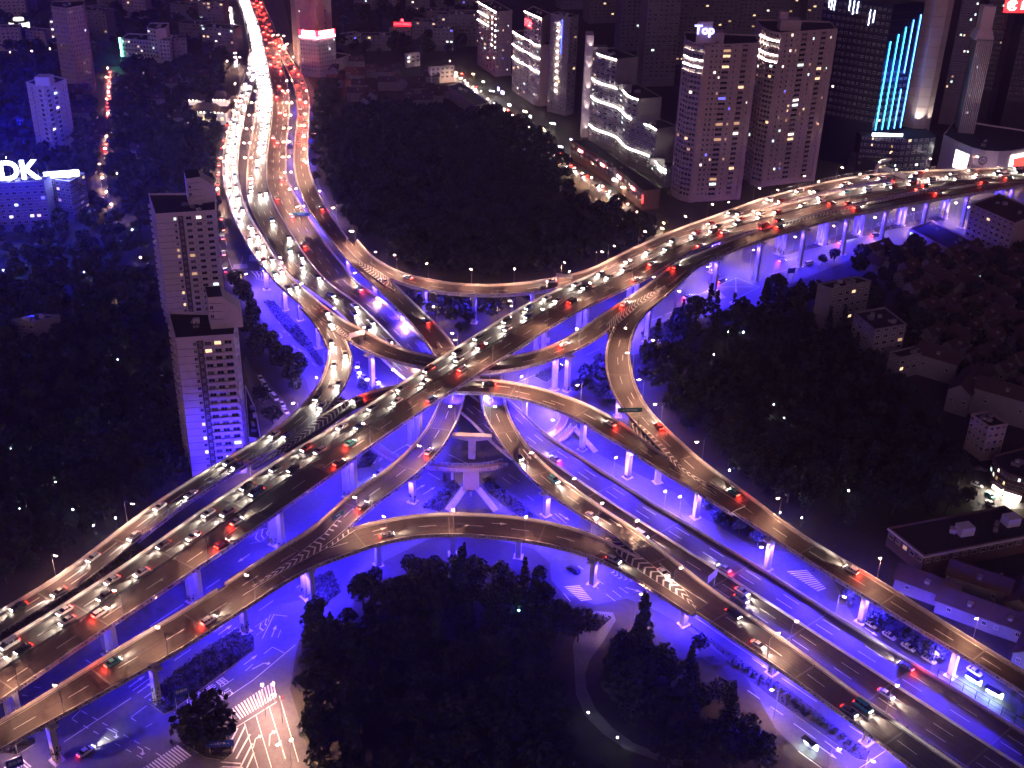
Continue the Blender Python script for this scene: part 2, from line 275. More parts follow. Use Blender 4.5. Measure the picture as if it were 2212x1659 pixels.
def dash(mb, r, o, step=15.0, ln=6.0, w=0.22, phase=0.0, a=0.0, b=None, dz=0.012):
    s0 = a + phase; b = r['len'] if b is None else b
    while s0 + ln < b:
        q = np.linspace(s0, s0 + ln, 3 if ln > 2 else 2); P = []
        oo = np.interp(q, r['s'], np.broadcast_to(o, (len(r['s']),)))
        for sgn in (1, -1):
            P.append(np.column_stack([np.interp(q, r['s'], r['C'][:, 0]) + np.interp(q, r['s'], r['n'][:, 0]) * (oo + sgn * w / 2),
                                      np.interp(q, r['s'], r['C'][:, 1]) + np.interp(q, r['s'], r['n'][:, 1]) * (oo + sgn * w / 2), np.interp(q, r['s'], r['C'][:, 2]) + dz]))
        mb.strip(P[0], P[1]); s0 += step
def at(r, s, o=0.0):
    c = [np.interp(s, r['s'], r['C'][:, k]) for k in range(3)]; n = [np.interp(s, r['s'], r['n'][:, k]) for k in range(2)]
    return np.array([c[0] + n[0] * o, c[1] + n[1] * o, c[2]]), math.atan2(-n[0], n[1])
def arrow(mb, P, rz, z, L=6.0, kind='s', sc=1.0):
    ca, sa = math.cos(rz), math.sin(rz)
    def poly(pts): mb.add([(P[0] + (x * ca - y * sa) * sc, P[1] + (x * sa + y * ca) * sc, z) for x, y in pts], [tuple(range(len(pts)))])
    poly([(-L / 2, -.14), (L / 2 - 2, -.14), (L / 2 - 2, .14), (-L / 2, .14)])
    if kind in 'sb': poly([(L / 2 - 2, -.6), (L / 2, 0), (L / 2 - 2, .6)])
    if kind in 'lb': poly([(0, .14), (1.2, .9), (.6, 1.5), (1.9, 1.4), (1.9, .5), (1.5, .75), (.6, .14)])
    if kind in 'r': poly([(L / 2 - 2, -.14), (L / 2 - 2, .14), (L / 2 - .9, -.7), (L / 2 - .5, -.4), (L / 2 - .6, -1.5), (L / 2 - 1.8, -1.3), (L / 2 - 1.3, -1.0)])
def build_road(key, label, lanes, greens=True, median=None, dphase=0.0, ralong=None, marksides=True):
    r = ROADS[key]; h = abs(r['h']); C = r['C']; root = tag(link('elevated_road', None), label, 'elevated road')
    s = MB(); s.strip(off(r, h), off(r, -h)); so_ = s.build('road_surface', ASPH, root); ul = so_.data.uv_layers.new(name='UVMap'); nn = len(h)
    uvs = np.column_stack([np.r_[r['s'], r['s']], np.r_[h, -h]]); li = np.empty(len(so_.data.loops), np.int32); so_.data.loops.foreach_get('vertex_index', li); ul.data.foreach_set('uv', uvs[li].ravel())
    g = MB(); prof = [(1, 0, -.03), (1, 0, -.45), (1, -1.6, -.75), (.55, 0, -1.9)]
    rows = [off(r, h * a + b, z) for a, b, z in prof] + [off(r, -(h * a + b), z) for a, b, z in prof[::-1]]
    for A, B in zip(rows, rows[1:]): g.strip(A, B)
    for e in (0, -1): g.add([R[e] for R in rows], [tuple(range(len(rows)))])
    g.build('girder', CONCP, root)
    # parapets, left off where another deck of the same height joins
    for sg in (1, -1):
        E = off(r, sg * h); mask = np.ones(len(E), bool)
        for k2, r2 in ROADS.items():
            if k2 == key: continue
            for q in range(len(E)):
                k, d = near(k2, E[q])
                if d < abs(r2['h'][k]) - 0.15 and abs(r2['C'][k, 2] - E[q, 2]) < 1.6: mask[q] = False
                elif d < abs(r2['h'][k]) + 1.2 and abs(r2['C'][k, 2] - E[q, 2]) < 0.5 and RANK.index(k2) < RANK.index(key) and key in ('RB',): mask[q] = False
        for a, b in runs(mask):
            p = MB(); o1, o2 = sg * (h - .32), sg * (h + .02)
            q = [off(r, o1, 0.0, a, b), off(r, sg * (h - .2), .95, a, b), off(r, o2, .95, a, b), off(r, o2, -.5, a, b)]
            for A, B in zip(q, q[1:]): p.strip(A, B) if sg < 0 else p.strip(B, A)
            p.build('parapet', CONC, root)
            if greens and b - a > 4:
                E2 = off(r, sg * (h + .35), .55, a, b); n = int((b - a) * 12); idx = nrg.uniform(0, len(E2) - 1.001, n); k = idx.astype(int); fr = (idx - k)[:, None]
                P = E2[k] * (1 - fr) + E2[k + 1] * fr; V, F = leaves((0, 0, 0), (.28, .28, .38), n, .26, nrg)
                V = V + np.repeat(P, 4, 0); o = link('planter_greenery', rawmesh('planter_greenery', V, F, LEAF), root); o['kind'] = 'stuff'
    mk = MB()
    if marksides:
        for sg in (1, -1):
            mk.strip(off(r, sg * (h - .62), .012), off(r, sg * (h - .80), .012)) if sg > 0 else mk.strip(off(r, sg * (h - .80), .012), off(r, sg * (h - .62), .012))
    for fr in lanes: dash(mk, r, (h - .7) * fr, phase=dphase)
    mk.build('lane_marking', PAINT, root)
    jm = MB(); s0 = 14.0
    while s0 < r['len']:
        hh = float(np.interp(s0, r['s'], h)) - .4
        P, rz = at(r, s0); jm.box((P[0], P[1], P[2] + .012), (.45, 2 * hh, .02), rz); s0 += 30.0
    jm.build('expansion_joint', mat('joint_rubber', (.16, .14, .13), .6), root)
    if median == 'wall':
        p = MB(); q = [off(r, .22, 0), off(r, .12, .85), off(r, -.12, .85), off(r, -.22, 0)]
        for A, B in zip(q, q[1:]): p.strip(A, B)
        p.build('median_barrier', CONC, root)
    if median == 'fence':
        p = MB(); q = np.arange(0, r['len'], 2.0)
        for x in q:
            P, rz = at(r, x); p.box((P[0], P[1], P[2] + .45), (.08, .08, .9), rz)
        p.strip(off(r, .04, .9), off(r, -.04, .9)); p.strip(off(r, 0.03, .55), off(r, .03, .9)); p.strip(off(r, 0.03, .15), off(r, .03, .4))
        p.build('median_fence', DARKM, root)
    return root
RO = {}
RO['M'] = build_road('M', 'topmost wide viaduct crossing the picture from lower left to upper right', (.5, -.5), median='fence')
RO['NS'] = build_road('NS', 'widest low expressway running down from the top beneath the crossing viaducts', (.35, .68, -.3, -.55, -.8), median='wall', greens=False)
RO['NT'] = build_road('NT', 'low blue-lit expressway running to the lower right corner', (.36, .68, -.36, -.68), median='wall', greens=False)
RO['LA'] = build_road('LA', 'long curving ramp on the left that passes under the top viaduct', (0.0,))
RO['RC'] = build_road('RC', 'curved ramp along the dark park running to the right edge', (0.0,))
RO['RB'] = build_road('RB', 'gently arched ramp along the edge of the large dark park', (0.0,))
RO['WU'] = build_road('WU', 'ramp bending past the pale tower to run beside the top viaduct', (.33, -.33))
RO['EA'] = build_road('EA', 'arched ramp just below the crossing joining the right curved ramp', (0.0,))
RO['RA'] = build_road('RA', 'ramp swinging from upper right of the expressway under the crossing to lower left', (0.0,))
RO['BB'] = build_road('BB', 'lowest arched ramp sweeping over the bottom park from the lower left', (0.0,), dphase=4)
RO['SE'] = build_road('SE', 'ramp descending from below the crossing to the lower right', (0.0,))
# planted strip closing the slot between the topmost viaduct and the ramp beside it
rw, rm = ROADS['WU'], ROADS['M']; SA, SB = [], []
for k in range(len(rw['C'])):
    q, d = near('M', rw['C'][k]); sgn = math.copysign(1, float(np.dot(rm['C'][q, :2] - rw['C'][k, :2], rw['n'][k]))); hw = abs(rw['h'][k]); hm = abs(rm['h'][q])
    if hw + hm + .4 < d < hw + hm + 7 and abs(rw['C'][k, 2] - rm['C'][q, 2]) < 3 and rw['s'][k] > 60:
        a = rw['C'][k, :2] + rw['n'][k] * sgn * (hw + .1); sm_ = math.copysign(1, float(np.dot(rw['C'][k, :2] - rm['C'][q, :2], rm['n'][q]))); b_ = rm['C'][q, :2] + rm['n'][q] * sm_ * (hm + .1)
        SA.append([*a, rw['C'][k, 2] + .25]); SB.append([*b_, rm['C'][q, 2] + .25])
if len(SA) > 3:
    SA, SB = smooth(np.array(SA), 4), smooth(np.array(SB), 4); b = MB(); b.strip(SA, SB); b.strip(SB - [0, 0, .6], SA - [0, 0, .6]); b.build('planter_bed', SOIL, RO['M'])
    n = 2600; kk = nrg.integers(0, len(SA) - 1, n); f_ = nrg.random(n)[:, None]; u_ = nrg.random(n)[:, None]; P_ = (SA[kk] * (1 - f_) + SA[kk + 1] * f_) * u_ + (SB[kk] * (1 - f_) + SB[kk + 1] * f_) * (1 - u_); V, F = leaves((0, 0, .35), (.3, .3, .35), n, .3, nrg); V = V + np.repeat(P_, 4, 0)
    o = link('planter_greenery', rawmesh('planter_greenery', V, F, [LEAF, mat('flower_purple', (.22, .04, .16), .8)], (nrg.random(n) < .15).astype(np.int32)), RO['M']); o['kind'] = 'stuff'
# ------------------------------------------------------------------ painted gores
def gore(parent, left, right, z, step=2.6, chev=2.0, w=.7, fill=True):
    def side(sp):
        out = []
        for t in sp.split(): P = un(t, z); zz = deckz(P, z); P = un(t, zz); out.append(P)
        return resample(np.array(out), 1.0)
    A, B = side(left), side(right); n = 80
    A = resample(A, np.linalg.norm(np.diff(A, axis=0), axis=1).sum() / n)[:n + 1]; B = resample(B, np.linalg.norm(np.diff(B, axis=0), axis=1).sum() / n)[:n + 1]
    n = min(len(A), len(B)) - 1; A, B = A[:n + 1], B[:n + 1]
    Z = np.array([max(deckz(p, z), deckz(q, z)) for p, q in zip(A, B)]); Z = smooth(Z[:, None], 6)[:, 0]
    A[:, 2] = Z; B[:, 2] = Z; Lc = np.linalg.norm(np.diff((A + B) / 2, axis=0), axis=1).sum()
    up = np.array([0, 0, .02])
    if fill:
        f = MB(); f.strip(A + up, B + up); f.strip(A - up * 30, A + up); f.strip(B + up, B - up * 30); f.build('gore_slab', ASPH, parent)
    m = MB(); P = lambda t, u: (1 - u) * np.array([np.interp(t * n, range(n + 1), A[:, k]) for k in range(3)]) + u * np.array([np.interp(t * n, range(n + 1), B[:, k]) for k in range(3)]) + up * 1.8
    dt = w / Lc; c = chev / Lc; t = .02
    while t + dt + abs(c) < 1:
        o = [P(t, 0), P(t + dt, 0), P(t + dt + c, .5), P(t + c, .5)]; o2 = [P(t + c, .5), P(t + dt + c, .5), P(t + dt, 1), P(t, 1)]
        m.add(o, [(0, 1, 2, 3)]); m.add(o2, [(0, 1, 2, 3)]); t += step / Lc
    m.strip(A + up * 1.8, A * .97 + B * .03 + up * 1.8); m.strip(B * .97 + A * .03 + up * 1.8, B + up * 1.8)
    m.build('chevron_marking', PAINT, parent)
gore(RO['WU'], 'd2130,440 d2180,490 e40,560', 'd2132,436 d2195,455 e85,560', 17.4, 2.0, 1.2, .6)
gore(RO['WU'], 'd1640,1375 d1950,1150 d2120,1000 e-5,905', 'd1645,1378 d1960,1190 d2150,1070 e60,960', 19.3, 2.6, 2.4)
gore(RO['RA'], 'e60,20 e170,115 e300,215 e380,245', 'e62,18 e200,70 e290,130 e330,170', 13)
gore(RO['LA'], 'e2110,180 e1900,290 e1760,400 e1715,450', 'e2112,190 e1930,320 e1790,450 e1735,560', 20.3)
gore(RO['RC'], 'f240,1550 f0,1370 e2100,1240 e1960,1110 e1870,1040', 'f238,1554 f0,1400 e2080,1290 e1930,1180 e1860,1120', 16)
gore(RO['BB'], 'g1610,495 g1900,300 g2100,140 h0,20', 'g1615,500 g1920,335 g2150,220 h90,120', 15)
gore(RO['SE'], 'i100,640 h2212,560 h2050,460 h1850,330 h1680,165', 'i100,635 h2212,490 h2050,370 h1850,225 h1700,140', 11.7)
gore(RO['M'], 'c555,1465 c1000,1350 c1500,1252 c2000,1185', 'c555,1492 c1000,1374 c1500,1272 c2000,1192', 23, 2.6, 1.2)
gore(RO['RB'], 'c1480,1178 c1700,1152 c2000,1130', 'c1482,1196 c1700,1166 c2000,1138', 22, 2.6, 1.2)
for key, s, o, k, fl in (('EA', 98, 2, 's', 1), ('EA', 118, -2, 's', 1), ('RC', 118, 2, 's', 1), ('RC', 148, 2, 's', 1), ('LA', 560, -2, 's', 0), ('BB', 140, 2, 's', 0), ('BB', 178, 2, 's', 0), ('SE', 60, 2, 's', 0), ('SE', 110, 2, 's', 0), ('RA', 540, 2, 's', 1), ('WU', 58, 2, 's', 0)):
    P, rz = at(ROADS[key], s, o); m = MB(); arrow(m, P, rz + (math.pi if fl else 0), P[2] + .014, 8.0, k, 1.15); m.build('direction_arrow', PAINT, RO[key])
m = MB()
for s, o in ((530, 3), (530, 6.5), (530, 10), (530, -2), (530, -5.4), (530, -8.6), (470, 3), (470, 7)):
    P, rz = at(ROADS['NS'], s, o); arrow(m, P, rz + (math.pi if o < 0 else 0), P[2] + .014, 7.0, 's', 1.2)
m.build('direction_arrow', PAINT, RO['NS'])
# ------------------------------------------------------------------ ground, streets, islands, street paint
from mathutils.geometry import tessellate_polygon
def flat(name, pts, z, m, parent=None, side=0.0, sidemat=None):
    P = [un(t, z)[:2] if isinstance(t, str) else t for t in (pts.split() if isinstance(pts, str) else pts)]
    V = [Vector((p[0], p[1], 0)) for p in P]; tri = tessellate_polygon([V]); n = len(P)
    a = sum(P[k][0] * P[(k + 1) % n][1] - P[(k + 1) % n][0] * P[k][1] for k in range(n))
    b = MB(); F = []
    for t in tri:
        u = (V[t[1]] - V[t[0]]).cross(V[t[2]] - V[t[0]]).z; F.append(t if u > 0 else (t[0], t[2], t[1]))
    b.add([(p[0], p[1], z) for p in P], F)
    if side:
        vs = [(p[0], p[1], z) for p in P] + [(p[0], p[1], z - side) for p in P]
        fs = [(k, n + k, n + (k + 1) % n, (k + 1) % n) for k in range(n)]
        b.add(vs, fs if a > 0 else [f[::-1] for f in fs], 1)
    return b.build(name, [m, sidemat or CONC], parent), P
g = MB(); g.add([(-3000, -600, 0), (3000, -600, 0), (3000, 5000, 0), (-3000, 5000, 0)], [(0, 1, 2, 3)])
tag(g.build('ground', SOIL), kind='structure')
st, _ = flat('street', 'g-700,1560 g0,1000 g1000,350 d1700,1400 d2100,1150 d2010,900 d1990,820 d1850,600 d1700,420 d1500,100 a1440,1500 a1385,1250 a1400,1050 a1470,800 a1550,560 a1540,300 a1480,0 a1460,-200 a1800,-200 a1900,300 a2040,600 a2030,1000 a2070,1200 a2180,1400 b60,1600 e190,200 e330,390 e500,560 e650,640 e760,600 e1000,500 e1500,330 e1900,150 c100,1640 c800,1380 c1500,1300 c2212,1230 c2900,1180 c2900,1560 c2212,1650 c1950,1560 c1600,1560 f1140,0 f1000,60 f700,180 f560,240 f520,390 f330,400 f300,330 f130,400 f0,420 e2150,560 e1900,640 e1700,700 e1560,850 e1480,900 e1400,980 e1440,1100 e1600,1250 e1900,1400 e2212,1560 i100,20 i300,130 i480,240 i700,260 i900,330 i1000,480 i1130,720 i1500,1000 i1700,1060 i1900,1000 i2212,1250 i2900,1700 i2000,2600 i1300,1900 i740,1540 i600,1400 i400,1050 i150,850 i0,740 h2150,700 h2000,620 h1850,560 h1640,600 h1550,560 h1450,540 h1360,440 h1350,330 h1250,240 h1000,180 h600,160 h250,330 h100,450 h60,720 g2180,760 g2000,640 g1920,900 g1880,1150 g1960,1400 g2040,1700 g2050,2300 g-700,2300', .02, ASPHG)
tag(st, kind='structure')
def street(pts, m=ASPHG, z=.03):
    o, _ = flat('street', pts, z, m); return tag(o, kind='structure')
s2 = street('b690,368 b735,410 b760,510 b900,600 b1040,690 b1170,790 b1300,880 b1470,1060 b1600,1150 b1760,1260 b1900,1350 b2010,1440 b2110,1540 b2212,1600 c60,1690 c-60,1740 b2090,1590 b1990,1490 b1870,1380 b1740,1290 b1590,1185 b1450,1090 b1280,900 b1150,810 b1020,705 b880,620 b720,520 b690,450', z=.028)
s3 = street('a690,430 a800,430 a830,500 a740,540 a735,700 a730,850 a700,980 a690,1100 a700,1240 a760,1400 a790,1440 a700,1440 a650,1350 a640,1240 a600,1200 a590,1040 a650,1030 a665,850 a690,700 a680,520', z=.032)
s4 = street('d1640,750 d1700,770 d1830,920 d1900,1050 d1760,1180 d1690,1200 d1660,1050 d1680,950 d1620,850 d1570,700 d1590,640', z=.034)
s5 = street('f1880,1370 f1990,1400 f2010,1440 f2212,1580 f2400,1700 f2212,1640 f2000,1640 f1880,1659 f1850,1580 f1900,1480', z=.034)
s6 = street('f2010,1440 f2300,1420 f2300,1640 f2000,1640', PAVE, z=.03)
pth = tag(flat('path', 'h1500,860 h1560,720 h1600,640 h1760,650 h1780,700 h1690,850 h1610,960 h1580,1050 h1590,1150 h1650,1280 h1760,1400 h1900,1500 h2100,1580 h2212,1610 h2212,1650 h2050,1610 h1850,1540 h1700,1440 h1580,1320 h1520,1180 h1510,1000', .03, PAVE)[0], kind='structure')
pt2 = tag(flat('path', 'f200,990 f300,945 f400,945 f520,985 f570,1030 f640,1090 f740,1140 f860,1165 f860,1180 f730,1155 f620,1105 f550,1050 f500,1000 f390,962 f300,962 f210,1003', .03, PAVE)[0], kind='structure')
pt3 = tag(flat('path', 'f850,1270 f900,1245 f1000,1250 f980,1310 f960,1340 f880,1320', .03, PAVE)[0], kind='structure')
ISL = []
def island(pts, label, hedge=.9, dens=2.2, m=SOIL):
    o = thing('traffic_island', label, 'traffic island', un(pts.split()[0]))
    L = np.array(un(pts.split()[0])); P = [un(t, .14)[:2] for t in pts.split()]
    k, PP = flat('kerb', [p - L[:2] for p in P], .14, m, o, .13, CONC)
    if hedge:
        A = np.array(P); lo, hi = A.min(0), A.max(0); area = abs(sum(P[k][0] * P[k - 1][1] - P[k - 1][0] * P[k][1] for k in range(len(P)))) / 2
        n = int(min(4000, area * dens * 3)); Q = nrg.uniform(lo, hi, (n * 3, 2)); ins = np.zeros(len(Q), bool); j = len(P) - 1
        for i in range(len(P)):
            a, b = P[i], P[j]; c = ((a[1] > Q[:, 1]) != (b[1] > Q[:, 1])) & (Q[:, 0] < (b[0] - a[0]) * (Q[:, 1] - a[1]) / (b[1] - a[1] + 1e-9) + a[0]); ins ^= c; j = i
        Q = Q[ins][:n]
        if len(Q):
            V, F = leaves((0, 0, 0), (.2, .2, hedge * .5), len(Q), .32, nrg); V += np.repeat(np.column_stack([Q - L[:2], np.full(len(Q), .14 + hedge * .5)]), 4, 0)
            h = link('hedge', rawmesh('hedge', V, F, LEAF), o); h['kind'] = 'stuff'
    return o
island('g975,1240 g1060,1310 g1110,1290 g1650,890 g1640,800 g1540,750 g1180,1000 g1000,1150', 'long dark kerbed island under the lowest left ramp')
island('g1990,560 g2060,625 g2212,520 g2150,380 g2000,440', 'dark hedge around twin piers beside the bottom park')
island('e520,1630 e640,1659 e790,1500 e720,1455', 'small dark hedge triangle left of the footbridge stairs')
island('e920,1450 e930,1520 e1280,1790 e1330,1740 e965,1440', 'long dark hedge wedge right of the footbridge stairs')
island('e150,1250 e100,1380 e190,1370 e240,1290', 'round ended planted island below the top viaduct, left of the footbridge ring')
island('c620,1660 c900,1600 c1350,1490 c1700,1430 c1720,1385 c1000,1530', 'long planted median under the right viaduct')
island('e-20,1610 e60,1640 e130,1600 e90,1560 e20,1570', 'small hedge round twin columns left of centre')
island('h1600,660 h1620,655 h1750,690 h1660,775 h1610,770 h1595,710', 'small triangular planter with pale kerb on the park path')
island('i0,690 i150,800 i560,1080 i640,1110 i1210,1560 i1190,1610 i1130,1600 i560,1190 i400,1060 i300,960', 'long planted verge with round bushes beside the lower right road', .5, 1.0)
island('g1180,1500 g1330,1590 g1450,1610 g1510,1560 g1500,1480 g1400,1420 g1250,1430', 'kerbed corner island under the round tree at the bottom left')
island('d1700,290 d1850,480 d2010,640 d2075,720 d2110,700 d1960,480 d1770,290', 'narrow hedge verge under the left curving ramp')
island('e2212,420 f10,430 e2100,560 e1960,560 e1940,500 e2120,420', 'dark planted island below the right curved ramp', 1.2)
island('e1250,780 e1330,820 e1450,720 e1400,690', 'small planted median beneath the right branch of the crossing')
island('e100,860 e170,900 e260,860 e230,820 e110,800', 'planted verge at foot of the tall pier left of the crossing')
island('g20,1560 g110,1500 g220,1460 g230,1500 g110,1570', 'dark hedge under the lowest ramp at the left edge')
SM = tag(link('street_marking', None), kind='structure')
sm = MB(); ZM = .042
def line(a, b, w=.2, mb=None, z=ZM):
    A, B = un(a, z), un(b, z); d = (B - A)[:2]; d /= np.hypot(*d); n = np.array([-d[1], d[0], 0]) * w / 2
    (mb or sm).add([A - n, B - n, B + n, A + n], [(0, 1, 2, 3)])
def dline(a, b, ln=2.0, gap=2.0, w=.2):
    A, B = un(a, ZM), un(b, ZM); L = np.linalg.norm(B - A); d = (B - A) / L; n = np.array([-d[1], d[0], 0]) * w / 2; s = 0
    while s + ln < L: p, q = A + d * s, A + d * (s + ln); sm.add([p - n, q - n, q + n, p + n], [(0, 1, 2, 3)]); s += ln + gap
def zebra(a0, a1, b0, b1, n, fill=.5):
    A0, A1, B0, B1 = (un(t, ZM) for t in (a0, a1, b0, b1))
    for k in range(n):
        t, u = k / n, (k + fill) / n; sm.add([A0 + (A1 - A0) * t, A0 + (A1 - A0) * u, B0 + (B1 - B0) * u, B0 + (B1 - B0) * t], [(0, 1, 2, 3)])
def garrow(a, b, kind='s'):
    A, B = un(a, ZM), un(b, ZM); d = B - A; L = np.hypot(d[0], d[1]); arrow(sm, (A + B) / 2, math.atan2(d[1], d[0]), ZM, L if L < 8 else 8, kind, 1.0 if L < 8 else L / 8)
for t in '''g970,742 g1190,597;g605,990 g950,758;g1130,962 g1238,888;g1190,995 g1298,920;g1385,780 g1480,712;g1440,812 g1530,750;g1680,638 g1770,575;g1870,462 g1935,415;g1920,490 g1980,455;g1335,497 g1425,437;g860,1158 g970,1078;g935,1205 g1010,1150;g415,1490 g850,1205;g465,1340 g525,1282;g850,1330 g950,1255;g555,958 g610,990;g1370,1270 g1640,1090;g1640,1090 g1915,860;g1660,1320 g1760,1659;g1585,1370 g1700,1750;g1710,920 g1765,875;g1765,875 g1840,912;g1770,665 g1860,675;g1800,815 g1820,765;g1700,820 g1775,665;g1530,1395 g1795,1230;g1745,1265 g1850,1600;g1810,1190 g1935,1620;
g1310,1240 g1375,1190;g1440,1130 g1515,1080;g1590,1030 g1640,985;i225,755 i325,825;i475,930 i580,1000;i740,1115 i870,1200;i420,1155 i500,1210;i570,1260 i650,1315;i720,1370 i860,1470;i1080,1385 i1180,1450;i100,680 i20,620;i1145,1660 i1325,1540;i750,1550 i900,1659;i20,640 i575,1020;i640,1075 i870,1230;
h1645,430 h1700,468;h1615,455 h1665,495;h1800,488 h1860,528;h1757,508 h1815,552;h1715,532 h1775,577;h1440,525 h1485,580;h1535,350 h1570,372;e695,1285 e810,1340;e1040,1435 e1100,1480;e1085,1415 e1155,1462;e1205,1553 e1245,1585;e560,1405 e640,1450;e300,1490 e430,1400;e190,1440 e330,1340;e240,1330 e420,1225;h1360,30 h1420,70;h1385,10 h1460,75;
e1090,840 e1280,760;e1330,760 e1480,690;e1560,790 e1640,720;e1590,640 e1680,600;e2000,420 e2080,390;e2100,380 e2190,340;e2060,470 e2140,435;
d1930,600 d1955,620;d1980,645 d2010,670;d2020,690 d2050,715;d1890,575 d1915,598;d1835,480 d1850,500;d1800,420 d1815,440;d1560,60 d1575,0;d1480,10 d1505,85
a1450,1345 a1455,1390;a1452,1440 a1460,1490;a1460,1540 a1470,1590;e200,330 e290,420;e110,250 e160,300;e320,450 e380,510;e250,600 e400,740;f0,300 f80,268;f90,255 f170,225;f30,330 f140,290;f560,120 f690,85;f700,75 f860,35;
c1250,1659 c1500,1600;c1100,1640 c1300,1590;i190,270 i270,320'''.replace('\n', ';').split(';'):
    if t.strip(): line(*t.split())
for t in '''g530,1290 g1060,1590;g470,1345 g930,1600;g850,1335 g945,1395;g945,1395 g1050,1330;g135,1120 g330,1150;g140,1185 g270,1210;e200,1350 e270,1300'''.replace('\n', ';').split(';'): dline(*t.split())
for a, b in (('g835,1135', 'g940,1060'), ('g890,1172', 'g995,1098'), ('g1415,795', 'g1505,730'), ('g1620,272', 'g1540,325'), ('g1580,990', 'g1668,925'), ('g1760,810', 'g1790,732'), ('h1840,488', 'h1950,520'), ('i450,948', 'i552,1018'), ('i880,1515', 'i1000,1600'), ('i922,1485', 'i1037,1570'), ('e465,1525', 'e545,1480'), ('e530,1545', 'e610,1495'), ('f30,310', 'f90,275'), ('d1850,480', 'd1885,520'), ('h1410,10', 'h1480,55'), ('i1180,750', 'i1265,805')): garrow(a, b)
for a, b in (('g1635,1018', 'g1745,960'), ('g1640,1530', 'g1665,1435'), ('g1745,1515', 'g1750,1410'), ('g690,1400', 'g790,1450'), ('g890,1520', 'g960,1560'), ('d1810,500', 'd1840,530')): garrow(a, b, 'r')
for q in (('g1500,1275', 'g1785,1090', 'g1555,1345', 'g1800,1195', 15), ('g1150,1510', 'g880,1690', 'g1240,1580', 'g970,1760', 15), ('g130,1585', 'g-20,1680', 'g205,1650', 'g60,1750', 9), ('h1545,475', 'h1630,572', 'h1443,483', 'h1560,582', 9), ('i805,376', 'i935,500', 'i675,385', 'i885,520', 11), ('d1515,55', 'd1605,50', 'd1505,85', 'd1607,78', 13),
          ('f215,205', 'f155,225', 'f280,270', 'f215,285', 9), ('f300,300', 'f375,375', 'f335,285', 'f420,365', 8), ('f480,330', 'f395,370', 'f510,355', 'f425,395', 12), ('f2020,1540', 'f2150,1620', 'f2080,1510', 'f2212,1590', 10), ('a1620,1650', 'a1700,1655', 'a1615,1690', 'a1700,1695', 10)): zebra(*q)
for t in '''f135,235 f350,140;f350,140 f500,200;f500,200 f345,275;f135,235 f225,285;f345,140 f345,275;f225,200 f500,200;f345,275 f480,320;f395,265 f420,330'''.split(';'): line(*t.split())
for k, (a, b) in enumerate((('g1540,1400', 'g1500,1480'), ('g1590,1385', 'g1505,1560'), ('g1620,1440', 'g1530,1600'), ('g1635,1500', 'g1560,1650'), ('g1645,1560', 'g1600,1659'), ('g1430,1620', 'g1560,1630'), ('g1440,1650', 'g1575,1656'))): line(a, b, .45)
sm.build('street_marking', PAINT, SM)
gore(SM, 'h1760,360 h1800,400 h1890,452', 'h1745,390 h1790,430 h1890,454', .03, 1.8, .9, .5, False)
gore(SM, 'd1620,100 d1700,100 d1790,160', 'd1660,150 d1720,165 d1790,165', .03, 1.6, .8, .5, False)
gore(SM, 'g1760,660 g1730,690 g1650,745', 'g1745,700 g1720,760 g1660,800', .03, 2.2, 1.0, .5, False)
gore(SM, 'g1760,100 g1700,110 g1615,165', 'g1740,150 g1700,190 g1620,205', .03, 2.2, 1.0, .5, False)
gore(SM, 'c1700,1330 c1480,1380 c1250,1450', 'c1700,1340 c1480,1395 c1255,1470', .03, 3, 1.2, .6, False)
